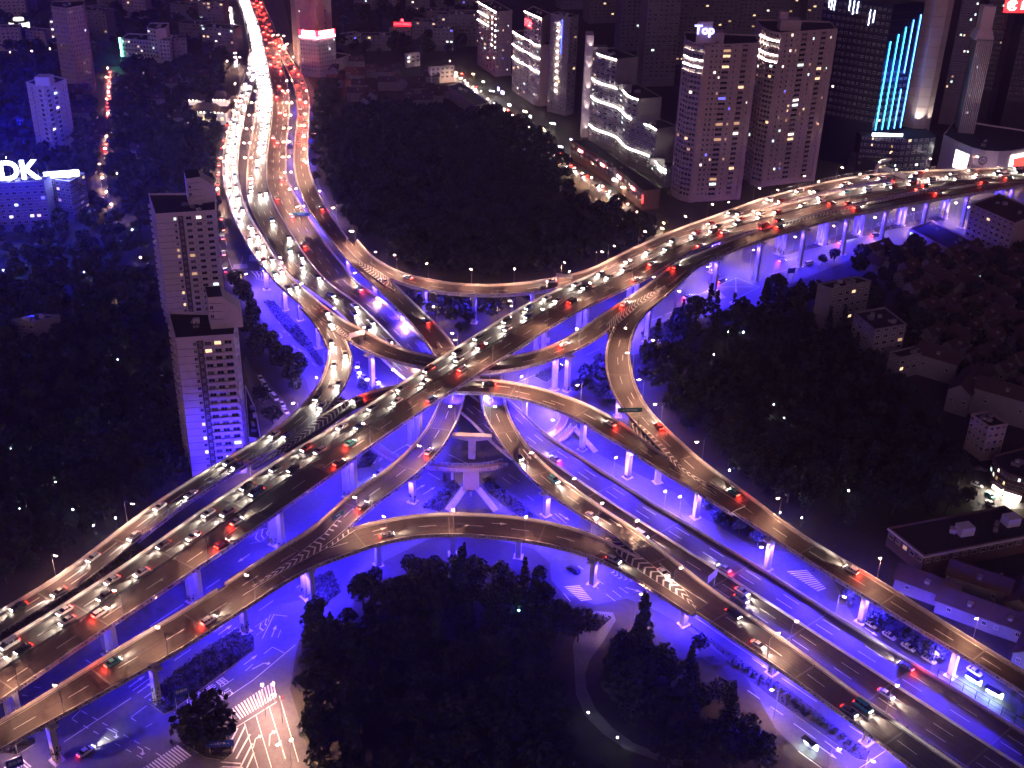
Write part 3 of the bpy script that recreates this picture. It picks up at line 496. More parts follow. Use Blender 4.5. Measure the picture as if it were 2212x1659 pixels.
# ------------------------------------------------------------------ piers with blue flood lamps
FLOODC = (0.034, 0.016, 1.0); FLOODP = 46000.0; CEN = un('e850,1150')
_ivy = [rawmesh('ivy', *leaves((0, 0, 1.9), (1.25, 1.25, 2.2), 260, .30, nrg), LEAF) for _ in range(2)]
_flood = MB(); _flood.box((0, 0, 0), (.5, .5, .25), m=0); _flood.box((0, 0, -.14), (.4, .4, .04), m=1); FLOODM = _flood.mesh('flood_lamp', [DARKM, BLUEG])
npier = 0
def pier(foot, key, twin=False, ivy=0, blue=1.0, label=None, capw=None):
    global npier
    P = un(foot) if isinstance(foot, str) else np.array(foot); k, d = near(key, P); r = ROADS[key]; zt = r['C'][k, 2] - 1.9
    n = r['n'][k]; rz = math.atan2(r['t'][k][1], r['t'][k][0]); o = float(np.dot(P[:2] - r['C'][k, :2], n)); lim = abs(r['h'][k]) * (.25 if twin else .45)
    if abs(o) > lim:                                             # keep the shaft under its deck
        P[:2] = r['C'][k, :2] + n * math.copysign(lim, o)
    root = thing('viaduct_pier', label or 'x', 'pier', (P[0], P[1], 0), rz, 'concrete piers of the interchange'); npier += 1
    hw = abs(r['h'][k])
    if twin:
        for sg in (1, -1):
            c = MB(); c.box((0, sg * 1.9, zt / 2), (1.7, 1.9, zt)); c.build('column', CONCP, root)
        c = MB(); c.box((0, 0, zt - .35), (2.0, min(hw * 1.1, 8.5), .7)); c.build('cap_beam', CONCP, root)
    else:
        c = MB(); hz = zt - 1.3; c.box((0, 0, hz / 2), (1.7, 1.9, hz)); c.build('column', CONCP, root)
        w0, w1 = 1.0, (capw or hw * .62); c = MB(); vs = []
        for z, w in ((hz + .002, w0), (hz + .8, w1), (zt + .05, w1)):
            vs += [(-1.0, -w, z), (1.0, -w, z), (1.0, w, z), (-1.0, w, z)]
        c.add(vs, [(3, 2, 1, 0), (8, 9, 10, 11)] + [(a + q, a + (q + 1) % 4, a + 4 + (q + 1) % 4, a + 4 + q) for a in (0, 4) for q in range(4)]); c.build('cap_beam', CONCP, root)
    b = MB(); b.box((0, 0, .12), (3.2, 6.4 if twin else 3.4, .24)); b.build('footing', CONC, root)
    if ivy:
        for sg in ((1, -1) if twin else (0,)):
            v = link('ivy', _ivy[npier % 2], root, (0, sg * 1.9, .1)); v.scale = (1, 1, ivy); v['kind'] = 'stuff'
    if blue > 0:
        dist = np.hypot(P[0] - CEN[0], P[1] - CEN[1]); e = blue * FLOODP
        for sg in (1, -1):
            off_ = (sg * 2.2, 0, zt - 1.2) ; f = link('flood_lamp', FLOODM, root, off_)
            light('flood_light', 'SPOT', (off_[0], 0, off_[2] - .3), e, FLOODC, root, (sg * .35, 0, -1), .4, 2.75, .8)
    return root
def piers(key, spec, name, **kw):
    for k, t in enumerate(spec.split()):
        q = t.split('/'); iv = float(q[1]) if len(q) > 1 else 0; bl = float(q[2]) if len(q) > 2 else 1.0
        pier(q[0], key, ivy=iv, blue=bl, label=f'{name}, {ORD[k]} from its {kw.get("end", "left")} end', **{a: b for a, b in kw.items() if a not in ('end',)})
piers('M', 'g95,1300//.07 g725,935/.6/.16 g1270,590/.8/.45 g1800,220/.8/1 e60,1570/.8/1 e475,1220//1 e1175,650//1 e1470,505//1 e1745,320//1 c160,1760//.8 c625,1650/1.2/.6 c895,1585//.5 c1130,1525//.4 c1405,1455//.35 c1685,1400/1.5/.3 c1945,1335//.4 c2180,1300//.4'.replace('//', '/0/'), 'twin column concrete pier under the topmost viaduct', twin=True)
piers('LA', 'd1725,215/.5/1.2 d1850,350/0/1.2 d1965,420/0/1.2 d2030,610/0/1 e185,880/.5/1.1 e620,880/0/1 e1210,780/0/1 e1485,885/.6/1 f245,285/1/.8 f510,175/0/.7 f780,85/0/.5 f1030,-10/0/.5 c1280,1585/0/.4 c1545,1520/1.5/.3 c1805,1475/.9/.3 c2080,1400/0/.4', 'single concrete pier under the left curving ramp', end='upper')
piers('WU', 'd2085,800/0/1 d2000,960/0/.8 d1900,1140/0/.9', 'concrete pier under the ramp beside the pale tower', end='upper')
piers('RC', 'e1960,545/1/1 e1685,805/.8/1 e1790,1040/0/.8 e1995,1490/0/1 i20,45/0/1.2 i545,372/0/1.3 i1155,710/.4/1.3 i1735,1065/0/1.3', 'single concrete pier under the right curved ramp', end='upper')
piers('EA', 'e1210,1070/0/1.2 e1560,1255/.3/1.2 e1855,1435/.4/1.2', 'single concrete pier under the arched ramp below the crossing')
piers('RA', 'a1960,720/0/.8 a1955,900/0/.8 a1955,1060/0/.8 a2000,1260/0/.8 a2090,1420/0/.8 e45,115/0/1 e215,280/0/1 e385,500/0/1 e545,620/0/1 e455,1600/1.2/1', 'single concrete pier under the ramp right of the expressway', end='upper')
piers('RB', 'e555,340/0/.35 e860,432/0/.35 e1183,315/0/.35', 'single concrete pier under the arched ramp by the large park')
piers('BB', 'g370,1650/1.6/.07 g1040,1215/1.6/.16 g1590,775/1.2/.7 h255,325/0/.5 h708,275/0/.35 h1150,260/0/.35 h1590,475/0/1.1', 'single concrete pier under the lowest arched ramp')
pier('g2040,570', 'BB', True, 1.2, 1.3, 'twin column pier standing in a hedge beside the bottom park')
piers('SE', 'e1270,1680/0/1.1 h2195,745/0/1.2 i600,1060/.9/1.2 i1175,1470/1.1/1.2', 'single concrete pier under the ramp to the lower right', end='upper')
for k, s in enumerate(np.arange(300, 930, 42)):
    P, rz = at(ROADS['NS'], s); pier(P * [1, 1, 0], 'NS', True, 0, .7 if s > 560 else .5, f'twin column pier under the wide low expressway, {ORD[k]} from the top')
# side floods thrown across the low expressway from the neighbouring ramp piers
def sideflood(t, z, to, e, label):
    P = un(t, z); Q = un(to, 6.5 if t[0] != 'd' or t == 'd1700,90' else 9.0); o = thing('flood_lamp', label, 'flood lamp', P, 0, 'blue flood lamps hung under the ramps'); link('lamp_housing', FLOODM, o)
    light('flood_light', 'SPOT', (0, 0, -.4), e, FLOODC, o, tuple(Q - P), .5, 2.2, .8)
for k, (t, z, to, e) in enumerate((('e1600,1140', 13.2, 'e1450,1260', 102000), ('e1880,1300', 12.8, 'e1720,1450', 102000), ('f60,1530', 12.2, 'e2000,1640', 102000), ('i560,180', 11.2, 'i350,330', 119000), ('i850,380', 10.8, 'i640,540', 119000), ('i1130,530', 10.4, 'i930,720', 119000), ('i1420,710', 10, 'i1230,920', 119000), ('i1720,890', 9.6, 'i1530,1120', 119000), ('i2060,1100', 9.3, 'i1850,1330', 102000),
        ('e330,320', 9.5, 'e150,330', 16000), ('e470,470', 9.3, 'e290,480', 16000), ('a2080,1480', 8.5, 'a1950,1480', 30000), ('a1960,1290', 7.5, 'a1850,1290', 22000), ('e740,900', 15.2, 'e720,980', 42000), ('e960,910', 15.0, 'e990,1000', 42000), ('e600,900', 15.5, 'e560,1000', 30000), ('d1700,90', 10.5, 'd1850,130', 22000), ('d1440,1375', 18.2, 'd1330,1250', 34000), ('d1600,1270', 18.0, 'd1500,1150', 26000), ('e600,1330', 10.3, 'e720,1470', 42000), ('e1110,1350', 9.8, 'e980,1480', 42000), ('e1230,1470', 9.7, 'e1120,1600', 36000), ('i1480,640', 11.5, 'i1640,560', 16000), ('i1800,830', 11.0, 'i1980,740', 16000))): sideflood(t, z, to, e, f'blue flood lamp slung under a ramp edge, {ORD[k]} of its set')
# T shaped bent in the middle carrying both inner ramps
r1, r2 = un('e720,1165', 9.2), un('e975,1175', 9.2); cb = (r1 + r2) / 2; rz = math.atan2(*(r2 - r1)[[1, 0]]); Lb = np.linalg.norm(r2 - r1)
T = thing('bent_pier', 'big T shaped concrete bent between the two inner ramps at the centre', 'pier', (cb[0], cb[1], 0), rz)
b = MB(); b.box((0, 0, 4.1), (2.6, 2.2, 8.2)); b.build('column', CONC, T)
b = MB(); vs = []
for x, z in ((-Lb / 2, 10.0), (-Lb / 2, 9.0), (-2, 8.0), (2, 8.0), (Lb / 2, 9.0), (Lb / 2, 10.0)): vs += [(x, -1.2, z), (x, 1.2, z)]
b.add(vs, [(2 * k, 2 * k + 1, (2 * k + 3) % 12, (2 * k + 2) % 12) for k in range(6)] + [(0, 2, 4, 6, 8, 10), (11, 9, 7, 5, 3, 1)]); b.build('crossbeam', CONC, T)
# ------------------------------------------------------------------ street lamps
def lampmesh(H, arm, two=False):
    p = MB(); p.tube([(0, 0, 0), (0, 0, H * .5), (0, 0, H)], .11, .06, 6)
    a = MB(); hd = MB(); gl = MB()
    for sg in ((1, -1) if two else (1,)):
        a.tube([(0, 0, H - .1), (sg * arm * .5, 0, H + .35), (sg * arm, 0, H + .45)], .05, .04, 5)
        hd.box((sg * (arm + .25), 0, H + .45), (.8, .34, .16)); gl.box((sg * (arm + .25), 0, H + .30), (.80, .44, .16))
    return p.mesh('pole', [STEEL]), a.mesh('arm', [STEEL]), hd.mesh('lamp_head', [DARKM]), gl
LM = {}
nl = {}
LCOL = (1.0, 0.47, 0.36); LPOW = 6400.0
RNAME = dict(M='topmost viaduct', NS='wide low expressway', NT='lower right expressway', LA='left curving ramp', RC='right curved ramp', RB='arched ramp by the large park', WU='ramp beside the pale tower', EA='arched ramp below the crossing', RA='ramp right of the expressway', BB='lowest arched ramp', SE='ramp to the lower right', G='streets at ground level')
lamp_list = []
def lamp(t, key=None, H=8.5, e=1.0, two=False, col=None, cool=False):
    cand = []
    for k, r in ROADS.items():
        if key and k != key: continue
        if key == 'G': continue
        z = 12.0
        for _ in range(4):
            P = un(t, z + H + .4); q, d = near(k, P); z = r['C'][q, 2]
        P = un(t, z + H + .4); q, d = near(k, P)
        if d < abs(r['h'][q]) + 2.2: cand.append((z, k, q, P))
    if cand and key != 'G': lamp_list.append((t, max(cand, key=lambda c: c[0]), H, e, two, cool))
    else: lamp_list.append((t, (0.0, 'G', 0, un(t, H + .4)), H, e, two, cool))
for t in 'D765,500 D808,543 D858,550 D925,565 D1020,580 D1118,578 D1215,568 D1297,545 D1327,532 D1392,500 e1290,195 e1475,100 c18,1403 c180,1325 c310,1310 c492,1218 c627,1230 c783,1143 c882,1175 c1048,1090 c1147,1128 c1297,1055 c1387,1097 c1587,1100 c1610,1025 c1907,1012 c1885,1082'.split(): lamp(t, 'RB')
for t in 'c827,1240 c1083,1187 c577,1298 c1132,1272 c885,1328 c462,1368 c582,1412 c313,1503 c1382,1228 c1638,1187 c1890,1153 c2143,1120 c68,1635 e1875,27 e1593,175 e1298,350 e935,573 e135,1088 g1300,133 g740,510 g80,928 e570,800'.split(): lamp(t, 'M', e=.9)
for t in 'a1985,660 a1982,740 a1978,810 a1972,885 a1975,963 a1990,1048 a1990,585 b72,1500 e415,435 e230,272 e727,503 e745,530'.split(): lamp(t, 'RA')
for x, y in ((1890, 520), (1888, 663), (1880, 745), (1872, 828), (1869, 917), (1867, 1015), (1880, 1115), (1910, 1222), (1960, 1335), (1863, 587), (1800, 225), (1838, 300)): lamp(f'a{x-14},{y}', 'NS', 10, .9, True)
for x, y in ((1646, 663), (1632, 745), (1617, 831), (1600, 925), (1607, 1020), (1670, 590)): lamp(f'a{x},{y}', 'NS', 10, .9, True)
for t in 'a1450,950 a1448,1045 a1462,1157 a1500,1277 a1563,1405 a1607,1475 a1665,1550 a1470,855 a1495,790 d1805,8 d1945,178 d2103,347 e150,467 e493,690 e1193,695 e1530,472 e2047,150 e1890,332 a1575,555'.split(): lamp(t, 'LA')
for t in 'd2150,465 d2140,622 d2120,1000 d1627,1312 d875,1603 g503,373 g338,285'.split(): lamp(t, 'WU')
for t in 'e1848,470 e1860,622 e1925,792 e1830,940 e2050,968 f113,1213 f670,1568 i1292,290 i1893,663'.split(): lamp(t, 'RC', e=.8)
for t in 'e908,782 e1597,812 e1375,895'.split(): lamp(t, 'EA')
lamp('e1145,780', 'EA', 8.5, 2.2)
for t in 'e720,963 e513,1247 e95,1560'.split(): lamp(t, 'RA', e=.8)
for t in 'e972,965 e1215,1268 e1678,1620 h1640,40 h2205,372 i633,787'.split(): lamp(t, 'SE', e=.8)
for t in 'h310,70 h750,20 h1175,40 g1600,410 g1000,750 g330,1150'.split(): lamp(t, 'BB', e=.7)
for t in 'i750,730 i1350,1110 e1495,1437 h1890,50'.split(): lamp(t, 'NT', 9, .35)
for t in 'e85,110 e600,325 e1095,288 e1103,323 e340,735 e2015,545 e2187,228 e1778,1308 e2195,1555 e1375,1062 d2053,788 d1905,950 d1470,1237 g1700,1122 g1770,1108 g1803,1498 g1885,1478 f168,68 i515,225 i1045,545 i1650,910 c1497,1355 c1572,1388 c1245,1408 c985,1463 c730,1533 c457,1618 c1775,1313 c1847,1343 c1998,1303 a1523,540 a1527,650 a1512,715 a1430,1022 a1410,1220 a2075,1237 a2160,1345 i585,1150 i1230,1607 i1010,1530 g1780,1180 g60,1500 h1940,530 e2100,1520 a1840,230 a1850,290 a1860,280 a1900,370 a1555,370 a1475,395 d1590,115 d1830,40'.split(): lamp(t, 'G', 9.5, 1.0)
for t in 'b700,395 b720,440 b745,490 b800,520 b850,565 b905,590 b950,640 b1000,665 b1055,705 b1110,745 b1165,780 b1215,820 b1265,860 b1320,905 b1365,950 b1410,1000 b1450,1040 b1510,1085 b1560,1120 b1620,1150 b1690,1205 b1740,1240 b1800,1285 b1860,1320 b1920,1370 b1970,1410 b2030,1460 a700,440 a690,500 a705,560 a690,640 a700,730 a690,800 a690,880 a680,960 a640,1060 a660,1150 a690,1240 a720,1320 a745,1380'.split(): lamp(t, 'G', 6.5, .35)
_c = {}
def gwhere(t):
    x = float(t[1:].split(',')[0])
    return {'b': 'on the shopping street', 'c': 'at street level under the right viaduct', 'e': 'at street level under the crossing', 'f': 'at the right junction', 'i': 'beside the lower right roads', 'h': 'beside the lower right roads', 'g': 'at the lower left junction', 'd': 'near the pale towers'}.get(t[0], 'on the upper left street' if x < 900 else 'beside the upper expressway')
for t, (z, k, q, P), H, e, two, cool in lamp_list:
    if k == 'G': ang = rng.uniform(0, 6.28); base = P - [math.cos(ang) * 1.5, math.sin(ang) * 1.5, 0]
    else:
        r = ROADS[k]; n = r['n'][q]; h = abs(r['h'][q]); o = float(np.dot(P[:2] - r['C'][q, :2], n)); sg = 1 if o >= 0 else -1
        if two: base = P.copy(); ang = math.atan2(n[1], n[0])
        elif k == 'M' and abs(o) < h * .6: base = P - np.array([*(n * 1.4), 0]); ang = math.atan2(n[1], n[0])
        else:
            base = np.array([*(r['C'][q, :2] + n * sg * (h + .12)), 0]); ang = math.atan2(-sg * n[1], -sg * n[0])
    arm = max(.6, min(3.0, math.hypot(P[0] - base[0], P[1] - base[1]))) if not two else 1.6
    arm = round(arm * 2) / 2; kk = (H, arm, two)
    if kk not in LM: LM[kk] = lampmesh(*kk)
    pm, am, hm, gl = LM[kk]; nl[k] = nl.get(k, 0) + 1
    g_ = gl.mesh('lamp_glow', [LAMPW]) if kk not in _c else _c[kk]; _c[kk] = g_
    zb = z if k != 'G' else 0.0
    lab = f'{"double" if two else "single"} arm amber street lamp on the {RNAME[k]}' if k != 'G' else 'amber street lamp ' + gwhere(t)
    o = thing('street_lamp', lab, 'street lamp', (base[0], base[1], zb), ang, 'amber street lamps on the ' + RNAME[k])
    link('pole', pm, o); link('arm', am, o); hh = link('lamp_head', hm, o); link('lamp_glow', g_, hh)
    for sg in ((1, -1) if two else (1,)):
        light('lamp_light', 'SPOT', (sg * (arm + .25), 0, H + .2), LPOW * e, LCOL, o, (0, 0, -1), .25, 2.9, .5)
# ------------------------------------------------------------------ vehicles
HEADG = em('headlight_glow', (1.0, 0.93, 0.80), 150.0); TAILG = em('tail_light_glow', (1.0, 0.012, 0.006), 40.0)
TYRE = mat('tyre_rubber', (.02, .02, .02), .9)
CCOL = {n: mat('car_paint_' + n, c, .3, .2) for n, c in dict(white=(.75, .75, .74), silver=(.42, .43, .45), black=(.02, .02, .022), grey=(.14, .145, .15), red=(.38, .02, .02), blue=(.03, .08, .28), teal=(.05, .3, .28)).items()}
def loft(mb, secs, m=0):
    n = len(secs[0]); o = []
    for s in secs: o += s
    mb.add(o, [(k * n + q, k * n + (q + 1) % n, (k + 1) * n + (q + 1) % n, (k + 1) * n + q) for k in range(len(secs) - 1) for q in range(n)] + [tuple(range(n))[::-1], tuple((len(secs) - 1) * n + q for q in range(n))], m)
def car_meshes(kind):
    if kind == 'sedan': L, Wd, body, cab = 4.7, 1.82, [(-2.35, .62, .45, .80), (-2.2, .86, .28, .98), (-1.4, .91, .22, 1.0), (.9, .91, .22, .96), (1.9, .88, .25, .82), (2.3, .70, .38, .68)], [(-1.75, 1.0), (-1.0, 1.44), (.35, 1.46), (1.25, .95)]
    elif kind == 'suv': L, Wd, body, cab = 4.8, 1.92, [(-2.4, .75, .5, 1.0), (-2.3, .92, .34, 1.12), (-1.2, .96, .28, 1.14), (1.0, .96, .28, 1.12), (2.05, .92, .32, 1.0), (2.4, .74, .48, .84)], [(-2.25, 1.14), (-1.9, 1.70), (.45, 1.72), (1.25, 1.11)]
    else: L, Wd, body, cab = 5.2, 1.98, [(-2.6, .90, .4, 1.1), (-2.5, .97, .3, 1.22), (-1, .99, .28, 1.24), (1.6, .99, .28, 1.2), (2.3, .95, .3, 1.05), (2.6, .8, .45, .85)], [(-2.5, 1.24), (-2.35, 2.0), (1.2, 2.02), (2.15, 1.12)]
    b = MB(); secs = []
    for x, hw, z0, z1 in body: secs.append([(x, -hw, z0 + .08), (x, -hw * .86, z0), (x, hw * .86, z0), (x, hw, z0 + .08), (x, hw, z1 - .14), (x, hw * .90, z1), (x, -hw * .90, z1), (x, -hw, z1 - .14)])
    loft(b, secs)
    (x0, z0), (x1, z1), (x2, z2), (x3, z3) = cab; hb, ht = Wd / 2 * .9, Wd / 2 * .72
    b.add([(x1, -ht, z1 + .03), (x2, -ht, z2 + .03), (x2, ht, z2 + .03), (x1, ht, z1 + .03), (x1, -ht, z1 - .05), (x2, -ht, z2 - .05), (x2, ht, z2 - .05), (x1, ht, z1 - .05)], [(0, 1, 2, 3), (0, 4, 5, 1), (1, 5, 6, 2), (2, 6, 7, 3), (3, 7, 4, 0)])
    g = MB(); lo = [(x0, -hb, z0 - .06), (x3, -hb, z3 - .06), (x3, hb, z3 - .06), (x0, hb, z0 - .06)]; hi = [(x1, -ht, z1 - .02), (x2, -ht, z2 - .02), (x2, ht, z2 - .02), (x1, ht, z1 - .02)]
    g.add(lo + hi, [(0, 1, 5, 4), (1, 2, 6, 5), (2, 3, 7, 6), (3, 0, 4, 7)])
    for f in (.36, .66):
        for sg in (-1, 1):
            xa = x0 + (x3 - x0) * f; b.add([(xa - .06, sg * (hb + .01), z0 - .04), (xa + .06, sg * (hb + .01), z0 - .04), (xa + .06, sg * (ht + .012), z1), (xa - .06, sg * (ht + .012), z1)], [(0, 1, 2, 3) if sg < 0 else (3, 2, 1, 0)])
    w = MB(); w.tube([(0, -.11, 0), (0, .11, 0)], .33, .33, 10); rim = MB(); rim.tube([(0, -.125, 0), (0, .125, 0)], .19, .19, 8)
    h = MB(); h.box((0, 0, 0), (.16, .46, .20)); t = MB(); t.box((0, 0, 0), (.10, .42, .18))
    return dict(L=L, W=Wd, b=b, g=g.mesh('window', [GLASSD]), w=w.mesh('wheel', [TYRE]), rim=rim.mesh('rim', [STEEL]), h=h.mesh('headlight', [HEADG]), t=t.mesh('tail_light', [TAILG]),
                h0=h.mesh('headlight', [CCOL['silver']]), t0=t.mesh('tail_light', [mat('tail_lens_off', (.25, .01, .01), .3)]), fx=body[-1][0], fz=body[-1][3], rx=body[0][0], rz=body[0][3], hw=body[-1][1], rw=body[0][1])
CM = {k: car_meshes(k) for k in ('sedan', 'suv', 'van')}; CB = {}
def carbody(kind, col):
    if (kind, col) not in CB: CB[(kind, col)] = CM[kind]['b'].mesh('body', [CCOL[col]])
    return CB[(kind, col)]
HEADP, TAILP = 6000.0, 300.0
def car(P, rz, kind, col, label, group, lit=True, beam=1.0, tailw=1.0):
    c = CM[kind]; o = thing('car', label, 'car', P, rz, group)
    link('body', carbody(kind, col), o); link('window', c['g'], o)
    for x in (-.29, .29):
        for y in (-.43, .43):
            w = link('wheel', c['w'], o, (x * c['L'], y * c['W'], .33)); link('rim', c['rim'], w)
    for sg in (-1, 1):
        link('headlight', c['h'] if lit else c['h0'], o, (c['fx'] - .06, sg * (c['hw'] - .26), c['fz'] - .10))
        link('tail_light', c['t'] if lit else c['t0'], o, (c['rx'] - .01, sg * (c['rw'] - .22), c['rz'] - .14))
    if lit and beam: light('headlight_beam', 'SPOT', (c['fx'] + .1, 0, .75), HEADP * beam, (1.0, .92, .78), o, (1, 0, -.14), .25, .95, .7)
    if lit and tailw: light('tail_light_glow', 'POINT', (c['rx'] - .5, 0, .8), TAILP * tailw, (1.0, .05, .03), o, None, .3)
    return o
PLACE = []
def lane(key, o, s0, s1, gap, dirn, what, occ=1.0):
    r = ROADS[key]; s = s0 + rng.uniform(0, gap); h = abs(r['h'])
    while s < min(s1, r['len'] - 3):
        if rng.random() < occ:
            oo = o * float(np.interp(s, r['s'], h)) if abs(o) < 1 else o
            P, rz = at(r, s, oo + rng.uniform(-.2, .2)); P[2] += .02
            if inview(P, 10): PLACE.append((P, rz if dirn > 0 else rz + math.pi, what))
        s += gap * rng.uniform(.75, 1.35)
W1 = 'on the topmost viaduct'
for o in (.27, .73): lane('M', o, 0, 690, 16, -1, ('h', 'heading left on the topmost viaduct'), .95)
for o in (-.27, -.73): lane('M', o, 0, 690, 60, 1, ('t', 'heading right on the topmost viaduct'), .7)
for o in (-2.4, -5.6, -8.7): lane('NS', o, 0, 640 if o > -8 else 560, 9.5, 1, ('h', 'down the wide expressway'), .97)
for o in (-2.6, -6): lane('NS', o, 640, 960, 22, 1, ('h', 'down the wide expressway'), .8)
for o in (2.4, 5.4, 8.6): lane('NS', o, 0, 430, 24, -1, ('t', 'up the wide expressway'), .9)
for o in (2.4, 5.4, 8.6): lane('NS', o, 430, 900, 60, -1, ('t', 'up the wide expressway'), .6)
for o in (-.42, .42): lane('LA', o, 20, 520, 16, 1, ('h', 'on the left curving ramp'), .95)
lane('LA', .42, 520, 1000, 45, 1, ('t', 'right of the crossing'), .8)
for o in (.42, -.42): lane('WU', o, 20, 250, 24, 1, ('h', 'on the ramp beside the pale tower'), .95)
for o in (.42, -.42): lane('RA', o, 10, 330, 20, -1, ('t', 'on the ramp right of the expressway'), .9)
lane('RA', .42, 330, 790, 46, -1, ('t', 'on the ramp right of the expressway'), .9)
for o in (.42, -.42): lane('RB', o, 240, 520, 26, -1, ('h', 'on the park side ramp'), .9)
lane('RB', .42, 30, 240, 60, -1, ('h', 'on the park side ramp'), .8)
for o in (.42, -.42): lane('BB', o, 0, 110, 44, 1, ('t', 'on the lowest arched ramp'), .8)
lane('BB', -.42, 110, 230, 34, 1, ('h', 'on the lowest arched ramp'), .8)
for o in (.42, -.42): lane('SE', o, 10, 260, 38, 1, ('h', 'on the ramp to the lower right'), .85)
for o in (-2.2, -5.4, -8.6): lane('NT', o, 60, 270, 48, 1, ('h', 'down the lower right expressway'), .8)
for o in (2.2, 8.6): lane('NT', o, 60, 270, 90, -1, ('t', 'up the lower right expressway'), .5)
lane('RC', 2.2, 130, 340, 60, -1, ('t', 'on the right curved ramp'), .9); lane('EA', 2, 30, 200, 60, -1, ('t', 'on the arched ramp below the crossing'), .8)
def gcars(spec, gap, dirn, what, occ=.85, jit=.3):
    A = resample(np.array([un(t, .05) for t in spec.split()]), 1.0); k = 0
    while k < len(A) - 2:
        if rng.random() < occ:
            d = A[k + 1] - A[k]; rz = math.atan2(d[1], d[0]); P = A[k] + [rng.uniform(-jit, jit), rng.uniform(-jit, jit), 0]
            PLACE.append((P, rz if dirn > 0 else rz + math.pi, what))
        k += int(gap * rng.uniform(.8, 1.5))
gcars('b720,470 b890,605 b1030,698 b1160,800 b1290,892 b1460,1078 b1595,1172 b1750,1282 b1890,1372 b2040,1500', 16, 1, ('h', 'on the shopping street'))
gcars('b735,440 b900,597 b1045,692 b1175,792 b1305,884 b1472,1066 b1605,1158 b1762,1270 b1905,1362', 18, -1, ('t', 'on the shopping street'))
gcars('a712,470 a705,540 a705,700 a695,850 a680,980', 9, -1, ('t', 'on the upper left street'), .9)
gcars('g560,1560 g1200,1130 g1420,960', 60, 1, ('h', 'under the lower left ramps'))
gcars('g900,880 g1300,600 g1700,330', 45, -1, ('h', 'under the lower left viaducts'))
gcars('f30,270 f330,130 f700,20 c1100,1560 c1500,1480', 32, 1, ('t', 'under the right viaduct'))
gcars('e1120,860 e1300,770 e1600,640', 24, 1, ('t', 'under the crossing'))
gcars('e250,1420 e400,1320 e520,1240', 16, -1, ('h', 'below the topmost viaduct'))
gcars('d1460,100 a1440,1500 a1410,1250 a1420,1050 a1480,800', 15, 1, ('h', 'beside the curving ramp'))
gcars('a1530,420 a1520,250 a1490,50', 8, -1, ('h', 'on the far top street'))
PLACE.sort(key=lambda c: np.linalg.norm(np.array(c[0]) - [0, 0, CAMZ]))
KINDS = ['sedan'] * 6 + ['suv'] * 3 + ['van']; COLS = ['white'] * 5 + ['silver'] * 3 + ['black'] * 3 + ['grey'] * 3 + ['red', 'blue', 'teal']
far = MB(); NIND = 285; farroot = None; FARL = []
for k, (P, rz, (w, where)) in enumerate(PLACE):
    kind, col = rng.choice(KINDS), rng.choice(COLS)
    if k < NIND:
        car(P, rz, kind, col, f'{col} {kind} with lit {"headlights" if w == "h" else "tail lights"} {where}', 'traffic ' + where, True, 1.0, .0 if w == 'h' else 1.0)
    else:
        hh = {'sedan': 1.45, 'suv': 1.7, 'van': 2.0}[kind]; ci = {'white': 0, 'silver': 1, 'black': 2, 'grey': 1, 'red': 2, 'blue': 2, 'teal': 1}[col]; ca, sa = math.cos(rz), math.sin(rz)
        q = lambda x, y, z: (P[0] + x * ca - y * sa, P[1] + x * sa + y * ca, P[2] + z)
        far.box(q(0, 0, .6), (4.6, 1.8, .75), rz, ci); far.box(q(-.2, 0, hh / 2 + .45), (2.6, 1.6, hh - .95), rz, 3, .78)
        for sg in (-1, 1): far.box(q(2.3, sg * .62, .68), (.12, .5, .24), rz, 4); far.box(q(-2.3, sg * .62, .75), (.12, .45, .2), rz, 5)
        FARL.append((q(2.6, 0, .75) if w == 'h' else q(-2.8, 0, .8), rz, w))
fo = tag(far.build('distant_traffic', [CCOL['white'], CCOL['silver'], CCOL['black'], GLASSD, HEADG, TAILG]), kind='stuff')
for k, (p, rz, w) in enumerate(FARL):
    if k % 2 == 0:
        if w == 'h': light('headlight_beam', 'SPOT', p, HEADP * 1.4, (1.0, .92, .80), fo, (math.cos(rz), math.sin(rz), -.16), .25, 1.1, .7)
        else: light('tail_light_glow', 'POINT', p, TAILP * 2.5, (1.0, .05, .03), fo, None, .3)
print('cars', len(PLACE))
# parked and waiting cars one can pick out
def parked(t, t2, kind, col, label, lit=False, z=.05):
    A, B = un(t, z), un(t2, z); rz = math.atan2(B[1] - A[1], B[0] - A[0]); return car(A, rz, kind, col, label, 'parked cars', lit, .4 if lit else 0, 0)
for k, (t, t2) in enumerate((('d1690,800', 'd1715,840'), ('d1715,842', 'd1740,880'), ('d1746,888', 'd1775,930'), ('d1780,925', 'd1810,960'), ('d1828,970', 'd1855,1010'), ('d1850,1015', 'd1880,1050'))): parked(t, t2, ('sedan', 'suv', 'sedan', 'van', 'sedan', 'sedan')[k], 'white', f'white car parked by the hedge near the pale tower, {ORD[k]} from the far end')
parked('d1722,1005', 'd1745,980', 'sedan', 'black', 'dark car parked alone across from the parked row near the pale tower')
for k, (t, t2, c) in enumerate((('e105,712', 'e100,740', 'silver'), ('e105,750', 'e140,790', 'white'), ('e150,795', 'e190,830', 'white'), ('e222,815', 'e260,845', 'white'), ('e235,858', 'e275,880', 'silver'))): parked(t, t2, 'sedan', c, f'{c} car waiting under the ramp left of the crossing, {ORD[k]} from the left', True)
parked('i1890,1042', 'i1930,1068', 'sedan', 'white', 'white car standing beside the lit bus shelters at the lower right')
for k, (t, t2) in enumerate((('i1215,735', 'i1270,770'), ('i1335,810', 'i1390,845'), ('i1460,885', 'i1515,920'), ('i1595,965', 'i1650,1000'))): parked(t, t2, 'sedan', 'white', f'white car in the blue lit lane below the right ramp, {ORD[k]} from the left')
